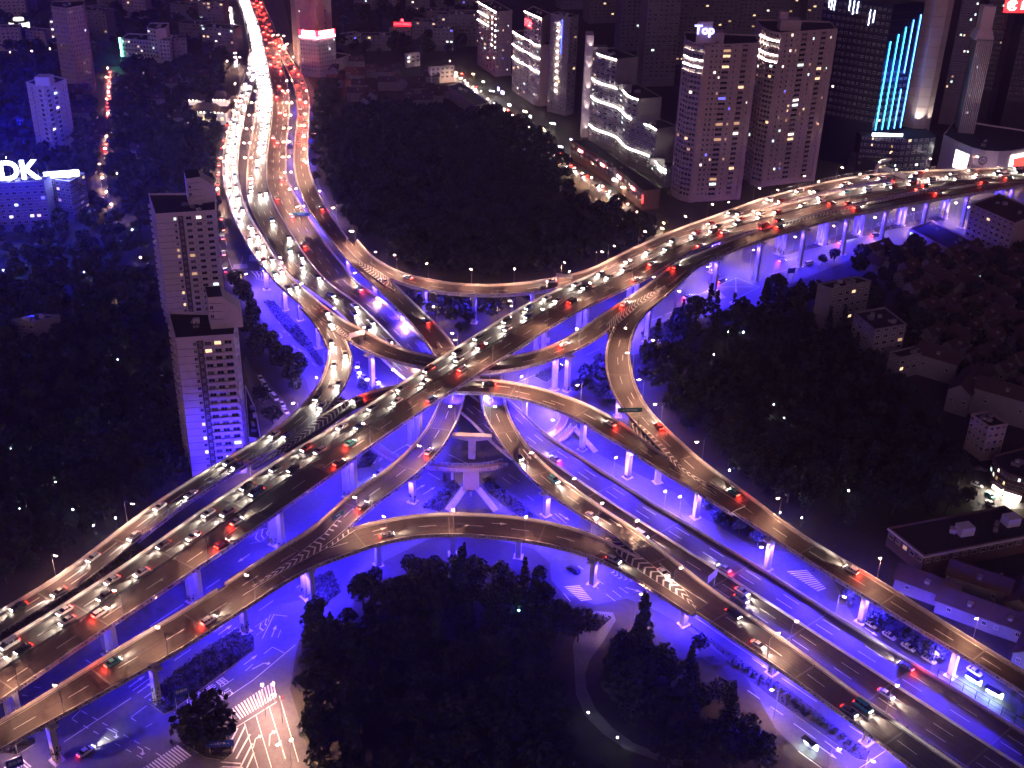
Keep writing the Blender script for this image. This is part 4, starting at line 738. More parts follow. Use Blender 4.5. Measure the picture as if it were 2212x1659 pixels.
for k, y in enumerate((930, 985, 1040, 1090)): parked(f'j490,{y}', f'j492,{y+40}', 'sedan', 'white', f'white car queuing on the expressway shoulder left, {ORD[k]} from the top', True, 6.25)
parked('j462,1150', 'j475,1190', 'sedan', 'silver', 'silver car with lit headlights leading the shoulder queue', True, 6.3)
parked('f820,55', 'f860,45', 'van', 'white', 'white van at the kerb below the right viaduct')
for k, (t, t2, c) in enumerate((('f1905,1490', 'f1930,1500', 'white'), ('f1990,1560', 'f2015,1580', 'teal'), ('f1995,1615', 'f2030,1640', 'white'), ('f1935,1390', 'f1960,1395', 'grey'))): parked(t, t2, 'sedan', c, f'{c} car by the lit corner shop at the right edge, {ORD[k]} along the street')
parked('h1505,385', 'h1480,370', 'suv', 'black', 'dark car near the zebra crossing at the bottom park')
# dark box trucks on the right viaduct
def truck(t, t2, z, label):
    A, B = un(t, z), un(t2, z); z = deckz(A, z) + .02; A = un(t, z); rz = math.atan2(B[1] - A[1], B[0] - A[0]); o = thing('box_truck', label, 'truck', A, rz)
    b = MB(); b.box((-1.0, 0, 1.95), (5.6, 2.4, 2.6)); b.build('cargo_box', mat('truck_box', (.10, .045, .05), .6), o)
    b = MB(); loft(b, [[(x, -1.1, .6), (x, 1.1, .6), (x, 1.1, zt), (x, -1.1, zt)] for x, zt in ((1.85, 2.5), (2.7, 2.5), (3.4, 1.7), (3.6, 1.2))]); b.build('cab', CCOL['grey'], o)
    b = MB(); b.box((-.2, 0, .55), (7.2, .9, .2)); b.build('chassis', DARKM, o)
    b = MB(); b.add([(2.74, -.95, 2.46), (2.74, .95, 2.46), (3.40, .95, 1.76), (3.40, -.95, 1.76)], [(3, 2, 1, 0)]); b.build('windscreen', GLASSD, o)
    for x in (-2.6, 2.5):
        for sg in (-1, 1): link('wheel', CM['van']['w'], o, (x, sg * 1.0, .40)).scale = (1.2, 1.2, 1.2)
    for sg in (-1, 1): link('tail_light', CM['van']['t'], o, (-3.85, sg * .9, .9))
truck('c525,1478', 'c600,1450', 23, 'dark box truck at the tip of the hatched area on the right viaduct'); truck('c1400,1180', 'c1480,1170', 22.5, 'dark box truck below the sign gantry on the right viaduct')
# ------------------------------------------------------------------ buildings
def hfrom(base, top, z0=0.0):
    B = un(base, z0); ty = px(top)[1]; lo, hi = z0, 200.0
    for _ in range(40):
        m = (lo + hi) / 2
        if pr((B[0], B[1], m))[1] > ty: lo = m
        else: hi = m
    return lo
def on_line(G0, G1, t):
    x, y = px(t); best = None
    for f in np.linspace(-.1, 1.2, 261):
        P = G0 + (G1 - G0) * f; lo, hi = 0, 180
        for _ in range(24):
            m = (lo + hi) / 2
            if pr((P[0], P[1], m))[1] > y: lo = m
            else: hi = m
        e = abs(pr((P[0], P[1], lo))[0] - x)
        if best is None or e < best[0]: best = (e, f, lo)
    return best[1], best[2]
PALE = mat('render_pale', (.58, .49, .48), .85, 0, .12, .5); TAN = mat('render_tan', (.42, .32, .30), .85, 0, .15, .5); GREYW = mat('render_grey', (.22, .2, .2), .85, 0, .2, .4)
DARKW = mat('dark_cladding', (.035, .035, .045), .35, 0, .2, .2); ROOFD = mat('roof_felt', (.03, .027, .028), .95, 0, .3, .5); BRICK = mat('brick_dull', (.13, .08, .065), .9, 0, .25, 1.5)
TILE_R = mat('roof_tile_dark', (.07, .04, .035), .9, 0, .3, 1.2); WHITEW = mat('white_wall', (.62, .60, .60), .8, 0, .1, .5); BANDM = mat('joint_band', (.10, .08, .08), .9); FRAMEM = mat('window_frame', (.55, .53, .52), .6)
LIT = [em('window_warm', (1.0, .68, .36), .75), em('window_cool', (.75, 1.0, .92), .9), em('window_white', (1.0, .9, .75), 1.0), em('window_dim', (1.0, .6, .3), .3), em('window_blue', (.15, .15, 1.0), .8)]
STRIPW = em('strip_light_white', (1.0, .95, .82), 26.0); LEDC = em('led_cyan', (.03, .42, 1.0), 9.0); LEDB = em('led_blue_line', (.04, .08, 1.0), 6.0)
WM = {}
def winmesh(w, h, lit):
    k = (round(w, 1), round(h, 1), lit)
    if k not in WM:
        w, h = k[0], k[1]; b = MB()
        for c, s in (((0, -.04, h / 2), (w + .2, .16, .12)), ((0, -.04, -h / 2), (w + .3, .26, .10)), ((-w / 2, -.04, 0), (.1, .16, h)), ((w / 2, -.04, 0), (.1, .16, h)), ((0, -.03, 0), (.06, .10, h))): b.box(c, s)
        b.add([(-w / 2, -.012, -h / 2), (w / 2, -.012, -h / 2), (w / 2, -.012, h / 2), (-w / 2, -.012, h / 2)], [(0, 1, 2, 3)], 1)
        WM[k] = b.mesh('window', [FRAMEM, GLASSD if lit is None else mat('curtained_glass', (.11, .09, .085), .4) if lit == 'c' else LIT[lit]])
    return WM[k]
BM = {}
def balcmesh(w, d=1.1, m=None, solid=True):
    k = (round(w, 1), d, m.name, solid)
    if k not in BM:
        w = k[0]; b = MB(); b.box((0, -d / 2, 0), (w, d, .16)); hh = 1.0
        if solid: b.box((0, -d + .06, .55), (w, .10, .95)); b.box((-w / 2 + .05, -d / 2, .55), (.1, d - .12, .95)); b.box((w / 2 - .05, -d / 2, .55), (.1, d - .12, .95))
        else:
            b.box((0, -d + .05, 1.0), (w, .06, .06))
            for q in range(int(w / .5) + 1): b.box((-w / 2 + q * w / int(w / .5 + 1e-6 or 1), -d + .05, .55), (.05, .05, .9))
        BM[k] = b.mesh('balcony', [m])
    return BM[k]
def pick(lit, cool=.4):
    if rng.random() > lit * .8: return 'c' if rng.random() < .3 else None
    return rng.choices([0, 1, 2, 3, 4], [3, 3 * cool * 2, 2, 3, .5])[0]
def poly_close(ch, back):
    if back is None:
        if len(ch) == 4: return ch
        A, B, C = ch[0], ch[-2] if len(ch) > 3 else ch[1], ch[-1]
        return ch + [A + C - ch[1]]
    d = (ch[-1] - ch[0])[:2]; n = np.array([-d[1], d[0]]); n /= np.hypot(*n)
    if n[1] < 0: n = -n
    v = np.array([*(n * back), 0]); return ch + [ch[-1] + v, ch[0] + v]
def bld(label, chain, base=None, h=None, z0=0.0, fl=3.0, faces=None, wall=PALE, roof=ROOFD, back=None, lit=.12, cat='building', name='apartment_tower', parapet=True, bands=True, first=1, cool=.4, root=None, maxw=300, group=None):
    ch = chain.split() if isinstance(chain, str) else chain
    if base: i = int(base.split()[1]) if ' ' in base else 0; h = hfrom(base.split()[0], ch[i], z0) - z0
    P = [un(t, z0 + h) if isinstance(t, str) else np.array(t) for t in ch]; P = [np.array([p[0], p[1], 0]) for p in P]
    Q = poly_close(P, back); a = sum(Q[k][0] * Q[(k + 1) % len(Q)][1] - Q[(k + 1) % len(Q)][0] * Q[k][1] for k in range(len(Q)))
    O = P[len(P) // 2].copy(); O[2] = z0
    r = root or thing(name, label, cat, O, 0, group); O = np.array(r.location) if root is None else np.array(root.location); zr = z0 - O[2]
    L = [(q - O)[:2] for q in Q]; b = MB(); b.prism([tuple(q) for q in L], zr, zr + h, 0, 1); b.build('wall', [wall, roof], r)
    if parapet:
        b = MB(); n = len(L); c = sum(L) / n
        for k in range(n):
            p, q = L[k], L[(k + 1) % n]; e = q - p; ln = np.hypot(*e); m_ = (p + q) / 2; b.box((m_[0], m_[1], zr + h + .45), (ln + .3, .3, .9), math.atan2(e[1], e[0]))
        b.build('parapet', wall, r)
        for _ in range(rng.randrange(3, 7)):
            u, v = rng.uniform(-.3, .3), rng.uniform(-.3, .3); q = c + (L[1] - L[0]) * u + (L[-1] - L[0]) * v; t = MB(); sz = (rng.uniform(1, 2.6), rng.uniform(1, 2.2), rng.uniform(.7, 1.7)); t.box((q[0], q[1], zr + h + .02 + sz[2] / 2), sz, rng.uniform(0, 3)); t.build('roof_unit', rng.choice((GREYW, CONC, STEEL)), r)
    nw = 0; nf = int((h - 1.5) / fl)
    for k, spec in (faces or {}).items():
        if k + 1 >= len(P): continue
        A, B = (P[k], P[k + 1]) if a < 0 or True else (P[k + 1], P[k])
        e = (B - A)[:2]; ln = np.hypot(*e); e = e / ln; nrm = np.array([e[1], -e[0]])
        mid = (A + B)[:2] / 2; cen = sum(Q)[:2] / len(Q)
        if np.dot(nrm, mid - cen) < 0: A, B = B, A; e = -e; nrm = -nrm; spec = [(1 - s[0], *s[1:]) for s in spec] if not isinstance(spec, int) else spec
        rz = math.atan2(e[1], e[0])
        if isinstance(spec, int): spec = [((c + .5) / spec, ln / spec * .55, 1.5, 'w') for c in range(spec)]
        for f in range(first, nf + 1):
            z = zr + f * fl + .2
            if bands:
                bm_ = BM.setdefault(('band', round(ln, 1)), None)
                if bm_ is None:
                    t = MB(); t.box((0, -.02, 0), (round(ln, 1) - .05, .08, .14)); bm_ = BM[('band', round(ln, 1))] = t.mesh('floor_band', [BANDM if wall is not DARKW else GREYW])
                pp = (A + B)[:2] / 2 - O[:2]; link('floor_band', bm_, r, (pp[0], pp[1], z - .1), rz)
            for s in spec:
                u, w, hh, kind = s[:4]; lp = s[4] if len(s) > 4 else lit; p = A[:2] + e * ln * u - O[:2]
                if kind in 'wB' and nw < maxw:
                    q = p + nrm * .02; link('window', winmesh(w, hh, pick(lp, cool)), r, (q[0], q[1], z + 1.55), rz); nw += 1
                if kind in 'bB':
                    q = p + nrm * .02; link('balcony', balcmesh(w + .9, 1.1, wall), r, (q[0], q[1], z + .1), rz)
                    if kind == 'b' and nw < maxw: link('window', winmesh(w, hh, pick(lp, cool)), r, (q[0], q[1], z + 1.55), rz); nw += 1
                if kind == 'p' and f == first:      # vertical pilaster
                    t = MB(); q = p + nrm * .25; t.box((q[0], q[1], zr + h / 2), (w, .5, h), rz); t.build('pilaster', wall, r)
                if kind == 'd' and f == first:      # flat dark strip, a recess's shade put into its colour
                    t = MB(); q = p + nrm * .015; t.box((q[0], q[1], zr + h / 2 - .3), (w, .06, h - 1), rz); t.build('recess_panel', BANDM, r)
    return r, P, Q, h, O
def rel(r, P): return tuple(np.array(P) - np.array(r.location))
def strip_on(r, pts, z, m=STRIPW, th=.35, name='light_strip'):
    b = MB()
    for A, B in zip(pts, pts[1:]):
        A = np.array([A[0], A[1], z]); B = np.array([B[0], B[1], z]); c = (A + B) / 2; d = B - A; n = np.array([d[1], -d[0]]); n /= np.hypot(*n)
        if n[1] > 0: n = -n
        c[:2] += n * .45; c = rel(r, c); b.box(c, (np.linalg.norm(d) + .1, .25, th), math.atan2(d[1], d[0]))
    return b.build(name, m, r)
def text(s, m, parent, M, size, name='sign_lettering', ext=.05, bold=False):
    me = TXT[(s, bold)].copy(); me.materials.clear(); me.materials.append(m); o = link(name, me, parent); o.matrix_local = M @ Matrix.Scale(size, 4); return o
def upright(P, rz): return Matrix.Translation(P) @ Matrix.Rotation(rz, 4, 'Z') @ Matrix.Rotation(math.pi / 2, 4, 'X')
# --- the two pale slab towers on the left
FR = [(.31, 1.1, 1.3, 'w', .25), (.405, 2.2, 1, 'd'), (.405, .7, 1.0, 'w', .22), (.54, 2.2, 1.4, 'B', .2), (.71, 2.2, 1.4, 'B', .2), (.89, 2.4, 1.4, 'b', .2)]
def pale(label, roofq, top, hh, hr):
    r, P, Q, h, O = bld(label, roofq, h=hh, fl=2.85, faces={1: FR, 0: [(.2, 1.2, 1.2, 'b'), (.5, 1.2, 1.2, 'b'), (.8, 1.2, 1.2, 'b')], 2: [(.25, 1.0, 1.6, 'w', .1), (.6, 1.0, 1.6, 'w', .1)]}, wall=PALE)
    T = [un(t, hh + hr) for t in top.split()]; b = MB(); L = [tuple(rel(r, p)[:2]) for p in T]; b.prism(L, hh + .01, hh + hr, 0, 1); s = b.build('lift_tower', [PALE, ROOFD], r)
    A, B = np.array(L[1]), np.array(L[2]); e = B - A; rz = math.atan2(e[1], e[0])
    for f in (.3, .55, .8): t = MB(); c = (A + B) / 2; t.box((c[0] , c[1] - .05, hh + hr * f), (np.hypot(*e) - .1, .12, .14), rz); t.build('floor_band', BANDM, s)
    for f in (.4, .68): link('window', winmesh(1.2, 1.4, None), s, (A[0] + e[0] * .2, A[1] + e[1] * .2 - .06, hh + hr * f), rz)
    C = np.array(L[3]) ; o = (e / np.hypot(*e)) * 6.0; V = []
    for p in (B, C): V += [(p[0], p[1], hh + .02), (p[0] + o[0], p[1] + o[1], hh + .02), (p[0] + o[0], p[1] + o[1], hh + hr * .55), (p[0], p[1], hh + hr * .97)]
    t = MB(); t.add(V, [(0, 1, 2, 3), (7, 6, 5, 4), (1, 5, 6, 2), (3, 2, 6, 7)]); t.build('sloped_wing', [PALE], s)
    return r
pale('nearer pale slab tower whose foot is washed in blue light', 'd1095,375 d1140,545 d1515,520 d1535,385', 'd1328,200 d1345,268 d1440,262 d1425,195', 55, 12)
pale('farther pale slab tower behind the other one, beside the left ramp', 'a965,1265 a1010,1398 a1395,1372 a1395,1262', 'a1190,1100 a1205,1158 a1298,1145 a1282,1095', 55, 12)
# --- right hand pair of residential towers
GRID = [(.17, 2.0, 1.8, 'b', .06), (.5, 2.0, 1.8, 'b', .06), (.83, 2.0, 1.8, 'b', .06)]
BAY = [(.10, 1.3, 1.6, 'w', .18), (.30, 1.4, 1.6, 'w', .18), (.50, 1.0, 1.4, 'w', .15), (.76, 4.2, 1.6, 'B', .3)]
BAY2 = [(.12, 1.2, 1.5, 'w', .2), (.50, 3.4, 1.7, 'B', .15), (.80, .8, 1.3, 'w', .05), (.93, 2.6, 1, 'p')]
def resi(label, ch, base):
    r, P, Q, h, O = bld(label, ch, base=base, fl=2.95, faces={0: GRID, 1: GRID, 2: [(.5, 3, 1, 'p')], 3: BAY, 4: BAY2}, wall=TAN, back=20, bands=False, maxw=420)
    for z in (.955, .912, .868, .824): strip_on(r, P[:3], h * z)
    for A, B in ((P[0], P[1]), (P[1], P[2]), (P[3], P[4]), (P[4], P[5])):
        pass
    c = (P[1] + P[4]) / 2 + [0, 7, 0]; b = MB(); b.box(rel(r, (c[0], c[1], h + 3)), (12, 9, 6)); b.build('penthouse', TAN, r)
    b = MB(); b.box(rel(r, (c[0] - 4, c[1], h + 8)), (5, 5, 4)); b.build('lift_house', TAN, r)
    return r, P, h
T1, P1, H1 = resi('left one of the paired brown balcony towers, with a blue rooftop sign', 'c20,264 c70,285 c140,298 c182,296 c327,294 c491,286', 'c360,1290 5')
T2, P2, H2 = resi('right one of the paired brown balcony towers, taller, beside the dark glass block', 'c510,179 c567,208 c632,222 c660,218 c835,205 c1000,194', 'c850,1170 5')
Pt = un('c142,195', H1 + 11); sg = thing('rooftop_sign', 'round blue neon sign reading Top on the left balcony tower', 'sign', Pt, 0)
b = MB(); b.prism([(math.cos(a) * 4.2, 0) for a in (0,)] + [(4.2, .3), (-4.2, .3), (-4.2, 0)], -7, 4.5); b.build('backing_wall', TAN, sg)
text('Top', em('neon_blue_white', (.35, .35, 1.0), 3.0), sg, upright((0, -.4, 0), 0), 6.5, bold=True); light('sign_glow', 'POINT', (0, -3, 0), 250, (.2, .2, 1), sg, None, .5)
# --- middle row of towers along the shopping street
r, P, Q, h, O = bld('leftmost white-striped tower along the shopping street', 'b886,15 b1005,83 b1109,74', base='b996,499 1', fl=3.1, faces={0: 6, 1: [(.12, 1, 1.3, 'w'), (.45, 1, 1.3, 'w'), (.75, 1, 1.3, 'w')]}, wall=TAN, lit=.15)
strip_on(r, P[:2], h + .4); strip_on(r, [P[0], P[0] + (P[1] - P[0]) * .6], h * .86); strip_on(r, [P[0], P[0] + (P[1] - P[0]) * .6], h * .73)
BL_ = em('balcony_lamp', (1.0, .8, .6), 60.0)
for k in range(6):
    for u in (.78, .95): p = P[0] + (P[1] - P[0]) * u; b = MB(); b.box(rel(r, (p[0] + .3, p[1] - .8, h * (.9 - k * .088))), (.6, .6, .5)); b.build('balcony_lamp', BL_, r)
r, P, Q, h, O = bld('tall slim block with red sign behind the wavy striped block', 'b1189,77 b1299,125 b1352,92', base='b1275,692 1', fl=3.1, faces={0: 5}, wall=TAN, lit=.15)
strip_on(r, P[:2], h + .4); e = P[1] - P[0]; text('兴业', em('neon_red', (1, .03, .04), 8), r, upright(rel(r, (P[0] + e * .22 + [0, -.8, h - 7])), math.atan2(e[1], e[0])), 6.0)
r, P, Q, h, O = bld('wavy block with three bright curved strips on the shopping street', 'b1114,207 b1160,238 b1215,262 b1255,290 b1292,300', base='b1278,690 4', fl=3.1, faces={k: 3 for k in range(4)}, wall=TAN, back=12, lit=.14)
for z in (1.0, .79, .57): strip_on(r, P, h * z + .3)
r, P, Q, h, O = bld('dark tower with a column of balcony lamps behind the wavy block', 'b1356,92 b1480,118 b1538,105', base='b1395,720 0', fl=3.1, faces={0: 6, 1: 2}, wall=GREYW, lit=.05)
for k in range(11): p = P[0] + (P[1] - P[0]) * .42; b = MB(); b.box(rel(r, (p[0], p[1] - .9, h * (.92 - k * .068))), (.7, .7, .6)); b.build('balcony_lamp', BL_, r)
b = MB(); p = P[0] + (P[1] - P[0]) * .62; b.box(rel(r, (p[0], p[1] - .5, h * .8)), (.3, .3, h * .34)); b.build('light_strip', LEDB, r)
# stepped wavy building
G0, G1 = un('b1600,905'), un('b2128,1222'); d = (G1 - G0); nrm = np.array([d[1], -d[0], 0]); nrm /= np.hypot(*nrm[:2]); nrm = nrm if nrm[1] < 0 else -nrm
def wav(f): return G0 + d * f + nrm * (2.2 * math.sin(f * 6.2832 * 2.4))
steps = []
for t in ('b1756,385', 'b1916,640', 'b2011,838', 'b2105,1112'): steps.append(on_line(G0, G1, t))
fr = [0] + [min(1, s[0] + .03) for s in steps]; root = None
r = thing('stepped_apartment_block', 'stepped wavy block whose curved white strips climb towards the left', 'building', G0, 0)
for k, (f1, z1) in enumerate(steps):
    fa, fb = max(0, fr[k] - .0), fr[k + 1]
    if fb - fa < .04: fb = fa + .12
    pts = [wav(f) for f in np.linspace(fa, fb, 7)]
    bld('', [np.array(p) for p in pts], h=z1, fl=3.1, faces={q: [(.5, np.hypot(*(pts[q + 1] - pts[q])[:2]) * .6, 1.5, 'w')] for q in range(6)}, wall=GREYW, back=16, lit=.06, root=r, bands=True, cool=.6)
    strip_on(r, pts[2:], z1 + .3)
    m_ = (pts[3] + [0, 10, 0]); b = MB(); b.box(rel(r, (m_[0], m_[1], z1 + 2)), (9, 7, 4)); b.build('roof_house', GREYW, r)
for k, t in enumerate(('b1620,500', 'b1618,618', 'b1607,800')):
    z = on_line(G0, G1, t)[1]; strip_on(r, [wav(f) for f in np.linspace(.02, (.3, .55, .98)[k], 24)], z)
pw = un('b1585,890'); hh_ = hfrom('b1585,890', 'b1612,226'); b = MB(); b.box(rel(r, (pw[0] - 1, pw[1] + 5, hh_ / 2)), (5, 12, hh_)); b.build('end_wall', PALE, r)
for k in range(5): light('wall_washer', 'SPOT', rel(r, (pw[0] - .5, pw[1] - 2.6, hh_ * (.08 + .2 * k))), 900, (1, .85, .8), r, (0, .35, 1), .3, 1.2, .8)
# shops along the street in front of it
SIGNR = em('shop_sign_red', (1.0, .03, .03), 3.0); SIGNW = em('shop_sign_white', (.85, 1.0, .95), 14.0)
r, P, Q, h, O = bld('low brick row of shops with red signs on the shopping street', 'b1490,915 b1640,1005 b1760,1085 b1880,1180 b1955,1245', h=11, fl=3.6, faces={k: 5 for k in range(4)}, wall=BRICK, back=11, lit=.12, name='shop_row', bands=False)
for k, u in ((0, .45), (1, .5), (2, .4), (3, .25)):
    A, B = P[k], P[k + 1]; e = B - A; p = A + e * u; b = MB(); n = np.array([e[1], -e[0], 0]); n /= np.hypot(*n[:2]); n = n if n[1] < 0 else -n; c = p + n * .4; b.box(rel(r, (c[0], c[1], 8.6)), (5.5, .3, 1.6), math.atan2(e[1], e[0])); b.build('shop_sign', SIGNR, r)
    text('酒店餐厅', em('neon_white', (1, .9, .85), 16), r, upright(rel(r, (c[0] + n[0] * .3, c[1] + n[1] * .3, 8.6)), math.atan2(e[1], e[0])), 1.3)
b = MB(); p = P[4]; b.box(rel(r, (p[0], p[1] - 1, 7)), (.7, .4, 5)); b.build('vertical_sign', SIGNR, r)
GL = [em('shop_glow_white', (.9, 1.0, .95), 5), em('shop_glow_warm', (1.0, .72, .38), 4), em('shop_glow_violet', (.5, .45, 1.0), 4)]
def glow(t, z, w, hh, m, label, e=900, col=(1, .9, .75), name='lit_shop_sign'):
    P = un(t, z); o = thing(name, label, 'shop sign', (P[0], P[1], 0), rng.uniform(-1.0, -.4)); w *= .7; hh *= .75; b = MB(); b.box((0, 0, z), (w, .35, hh)); b.build('light_panel', m, o)
    b = MB(); b.box((-w / 2 + .1, .3, z / 2), (.15, .15, z)); b.box((w / 2 - .1, .3, z / 2), (.15, .15, z)); b.build('post', DARKM, o)
    light('sign_light', 'POINT', (0, -1.2, z), e, col, o, None, .4); return o
for k, (t, z, w, hh, m) in enumerate((('b855,480', 4, 3, 1.2, 1), ('b920,530', 4, 3, 1.2, 0), ('b975,590', 5, 6, .8, 0), ('b1018,575', 8, 2.5, 3, 2), ('b1045,600', 6, 4, 3, 2), ('b1090,680', 5, 3, 2, 0), ('b1190,722', 5, 6, 1.5, 1), ('b1225,755', 5, 3, 2, 0), ('b1370,800', 6, 6, 1.2, 0), ('b1420,950', 4, 5, 1.0, 0), ('b1490,905', 7, 4, 1.2, 2), ('b1640,1060', 5, 4, 1.4, 1), ('b1675,1090', 4, 2, 1, 0), ('b1770,1165', 5, 4, 2, 0), ('b1825,1215', 4, 4, 1, 1), ('b1940,1285', 5, 2, 2.5, 0), ('b745,470', 4, 4, 1.4, 1), ('b1320,840', 5, 5, 3, 1), ('b2090,1445', 5, 2, 1, 1), ('b2080,1480', 3, 3, 1, 1))):
    glow(t, z, w, hh, GL[m], f'{("white", "amber", "violet")[m]} lit shop sign on the shopping street, {ORD[k]} of its row', 800, ((.9, 1, .95), (1, .7, .4), (.5, .45, 1))[m])
# --- dark glass block with blue light lines
DG = mat('tower_glass', (.012, .016, .04), .18, 0, spec=.6)
PO = 24.0
A_, B_ = un('c1222,866', 23), un('c1418,845', 23); HT = hfrom('c1246,860', 'c1350,265', 23)
r, P, Q, h, O = bld('dark glass office block with bright blue vertical light lines', [A_ + [-36, 24, 0], A_, B_], h=HT + 22, fl=4.2, faces={0: 14, 1: 8}, wall=DG, lit=.012, cool=1.5, parapet=False, name='office_tower', first=7)
e1 = P[2] - P[1]; e0 = P[0] - P[1]
for k, u in enumerate((.10, .32, .52, .72, .93)):
    p = P[1] + e1 * u; n = np.array([e1[1], -e1[0], 0]); n /= np.hypot(*n[:2]); n = n if n[1] < 0 else -n; p = p + n * .5; zt = HT + (0, 4, 8, 12, 15)[k]
    seg = ((PO + 1, zt),) if k != 3 else ((PO + 1, 50), (60, zt))
    for a, b_ in seg: b = MB(); b.box(rel(r, (p[0], p[1], (a + b_) / 2)), (.32, .32, b_ - a)); b.build('light_line', LEDC if k < 3 else em('led_azure', (.05, .25, 1.0), 10.0), r)
for u, a, b_ in ((.25, h - 12, h - 5), (.31, h - 14, h - 5), (.5, h - 8, h - 1), (.56, h - 9, h - 1), (.62, h - 7, h - 1), (.84, h - 8, h), (.88, h - 8, h), (.92, h - 7, h - 1)):
    p = P[1] + e0 * u; b = MB(); b.box(rel(r, (p[0], p[1] - .6, (a + b_) / 2)), (.3, .3, b_ - a)); b.build('light_line', em('led_white_line', (.7, .75, 1), 8), r)
pm = P[1] + e1 * .5; n_ = n; light('facade_glow', 'AREA', rel(r, (pm[0] + n[0] * 6, pm[1] + n[1] * 6, 60)), 900, (.03, .1, 1), r, tuple(-n), 14)
r, P, Q, h, O = bld('low glass podium under the office block with the blue lines', 'c1160,880 c1420,900 c1640,890', h=23, fl=4.0, faces={0: 12, 1: 6}, wall=DG, lit=.1, name='office_podium', back=35, parapet=False)
p = (P[0] + P[1]) / 2 + [0, -1, 0]; b = MB(); b.box(rel(r, (p[0] + 3, p[1], 25.0)), (19, .4, 1.8), .02); b.build('sign_panel', em('sign_white_hot', (.9, .95, 1), 5), r)
# --- framed entrance hall
r, P, Q, h, O = bld('low hall with a rounded pale frame beside the right viaduct', 'c1262,1050 c1480,1000 c1620,955', base='c1250,1145 0', fl=4, faces={0: 3}, wall=DARKW, back=22, lit=.5, cool=1.5, name='entrance_hall', parapet=False, bands=False)
A, B = P[0], P[2]; e = B - A; rz = math.atan2(e[1], e[0]); b = MB(); L_ = np.hypot(*e[:2]); pts = [(0, 0), (0, h - 3), (1.2, h - .8), (4, h), (L_, h + 1)]
for q, w_ in zip(pts, pts[1:]):
    c = A + e / L_ * (q[0] + w_[0]) / 2; ln = math.hypot(w_[0] - q[0], w_[1] - q[1]); c = rel(r, (c[0], c[1] - .8, (q[1] + w_[1]) / 2)); o_ = MB(); o_.box((0, 0, 0), (ln + .4, 1.6, 1.1)); ob = o_.build('frame', PALE, r, c); ob.rotation_euler = (0, -math.atan2(w_[1] - q[1], w_[0] - q[0]), rz)
p = A + e * .72; b = MB(); b.box(rel(r, (p[0], p[1] - 1.2, h * .45)), (8.5, .4, h * .85), rz); b.build('banner_panel', mat('banner_pale', (.6, .5, .55), .6), r)
text('上海广场', em('neon_violet', (.3, .25, 1), 5), r, upright(rel(r, (p[0], p[1] - 1.6, h * .55)), rz), 1.9)
# --- ribbed round tower and its neighbours
cb = un('c1500,818', 22); r = thing('round_tower', 'pale ribbed many-sided tower with horizontal joints beside the blue-lined block', 'tower', (cb[0], cb[1], 0))
pl = [(math.cos(k * math.pi / 4 + .39) * 9.5, math.sin(k * math.pi / 4 + .39) * 9.5) for k in range(8)]
for k in range(22): b = MB(); b.prism(pl, k * 6.2, k * 6.2 + 6.0); b.build('ring_panel', mat('panel_beige', (.42, .36, .33), .6, .1, .1, .3), r)
b = MB(); b.prism([(x * .97, y * .97) for x, y in pl], 0, 136); b.build('core', BANDM, r)
light('tower_uplight', 'SPOT', (-2, -14, 26), 9000, (1, .85, .75), r, (.1, .5, 1), .5, 1.2, .8); light('tower_uplight', 'SPOT', (10, -10, 26), 6000, (1, .85, .75), r, (-.3, .5, 1), .5, 1.2, .8)
for lab, chn, hh, fc, wl, li in (('dark slab right of the ribbed round tower with few lit rows', [un('c1655,800'), un('c1760,812')], 128, {0: 5, 1: 4}, GREYW, .12), ('slim tower with thin vertical fins in front of dark slabs', [un('c1783,858', 21), un('c1885,866', 21)], hfrom('c1783,858', 'c1905,262', 21), {0: 10}, GREYW, .05), ('dark tower at the right edge behind the finned tower', [un('c2050,850'), un('c2230,858')], 124, {0: 8}, DARKW, .05), ('dark tower with bright crown left of the red logo', [un('c1830,770'), un('c1960,780')], 126, {0: 8, 1: 4}, DARKW, .05)):
    r, P, Q, h, O = bld(lab, chn, h=hh, fl=3.6, faces=fc, wall=wl, lit=li, back=20, cool=1.5, name='office_tower', maxw=260, first=6)
    if 'fins' in lab:
        for u in np.linspace(.04, .96, 9): p = P[0] + (P[1] - P[0]) * u; b = MB(); b.box(rel(r, (p[0], p[1] - .5, 21 + (h - 21) / 2)), (.35, .8, h - 21)); b.build('fin', PALE, r)
        b = MB(); c = (P[0] + P[1]) / 2; b.box(rel(r, (c[0], c[1] + 7, h + 3)), (12, 12, 6), taper=.7); b.box(rel(r, (c[0], c[1] + 7, h + 13)), (7.5, 7.5, 14)); b.build('spire_block', PALE, r)
        light('facade_light', 'SPOT', rel(r, (c[0], c[1] - 14, 26)), 5000, (1, .8, .8), r, (0, .3, 1), .5, 1.0, .8)
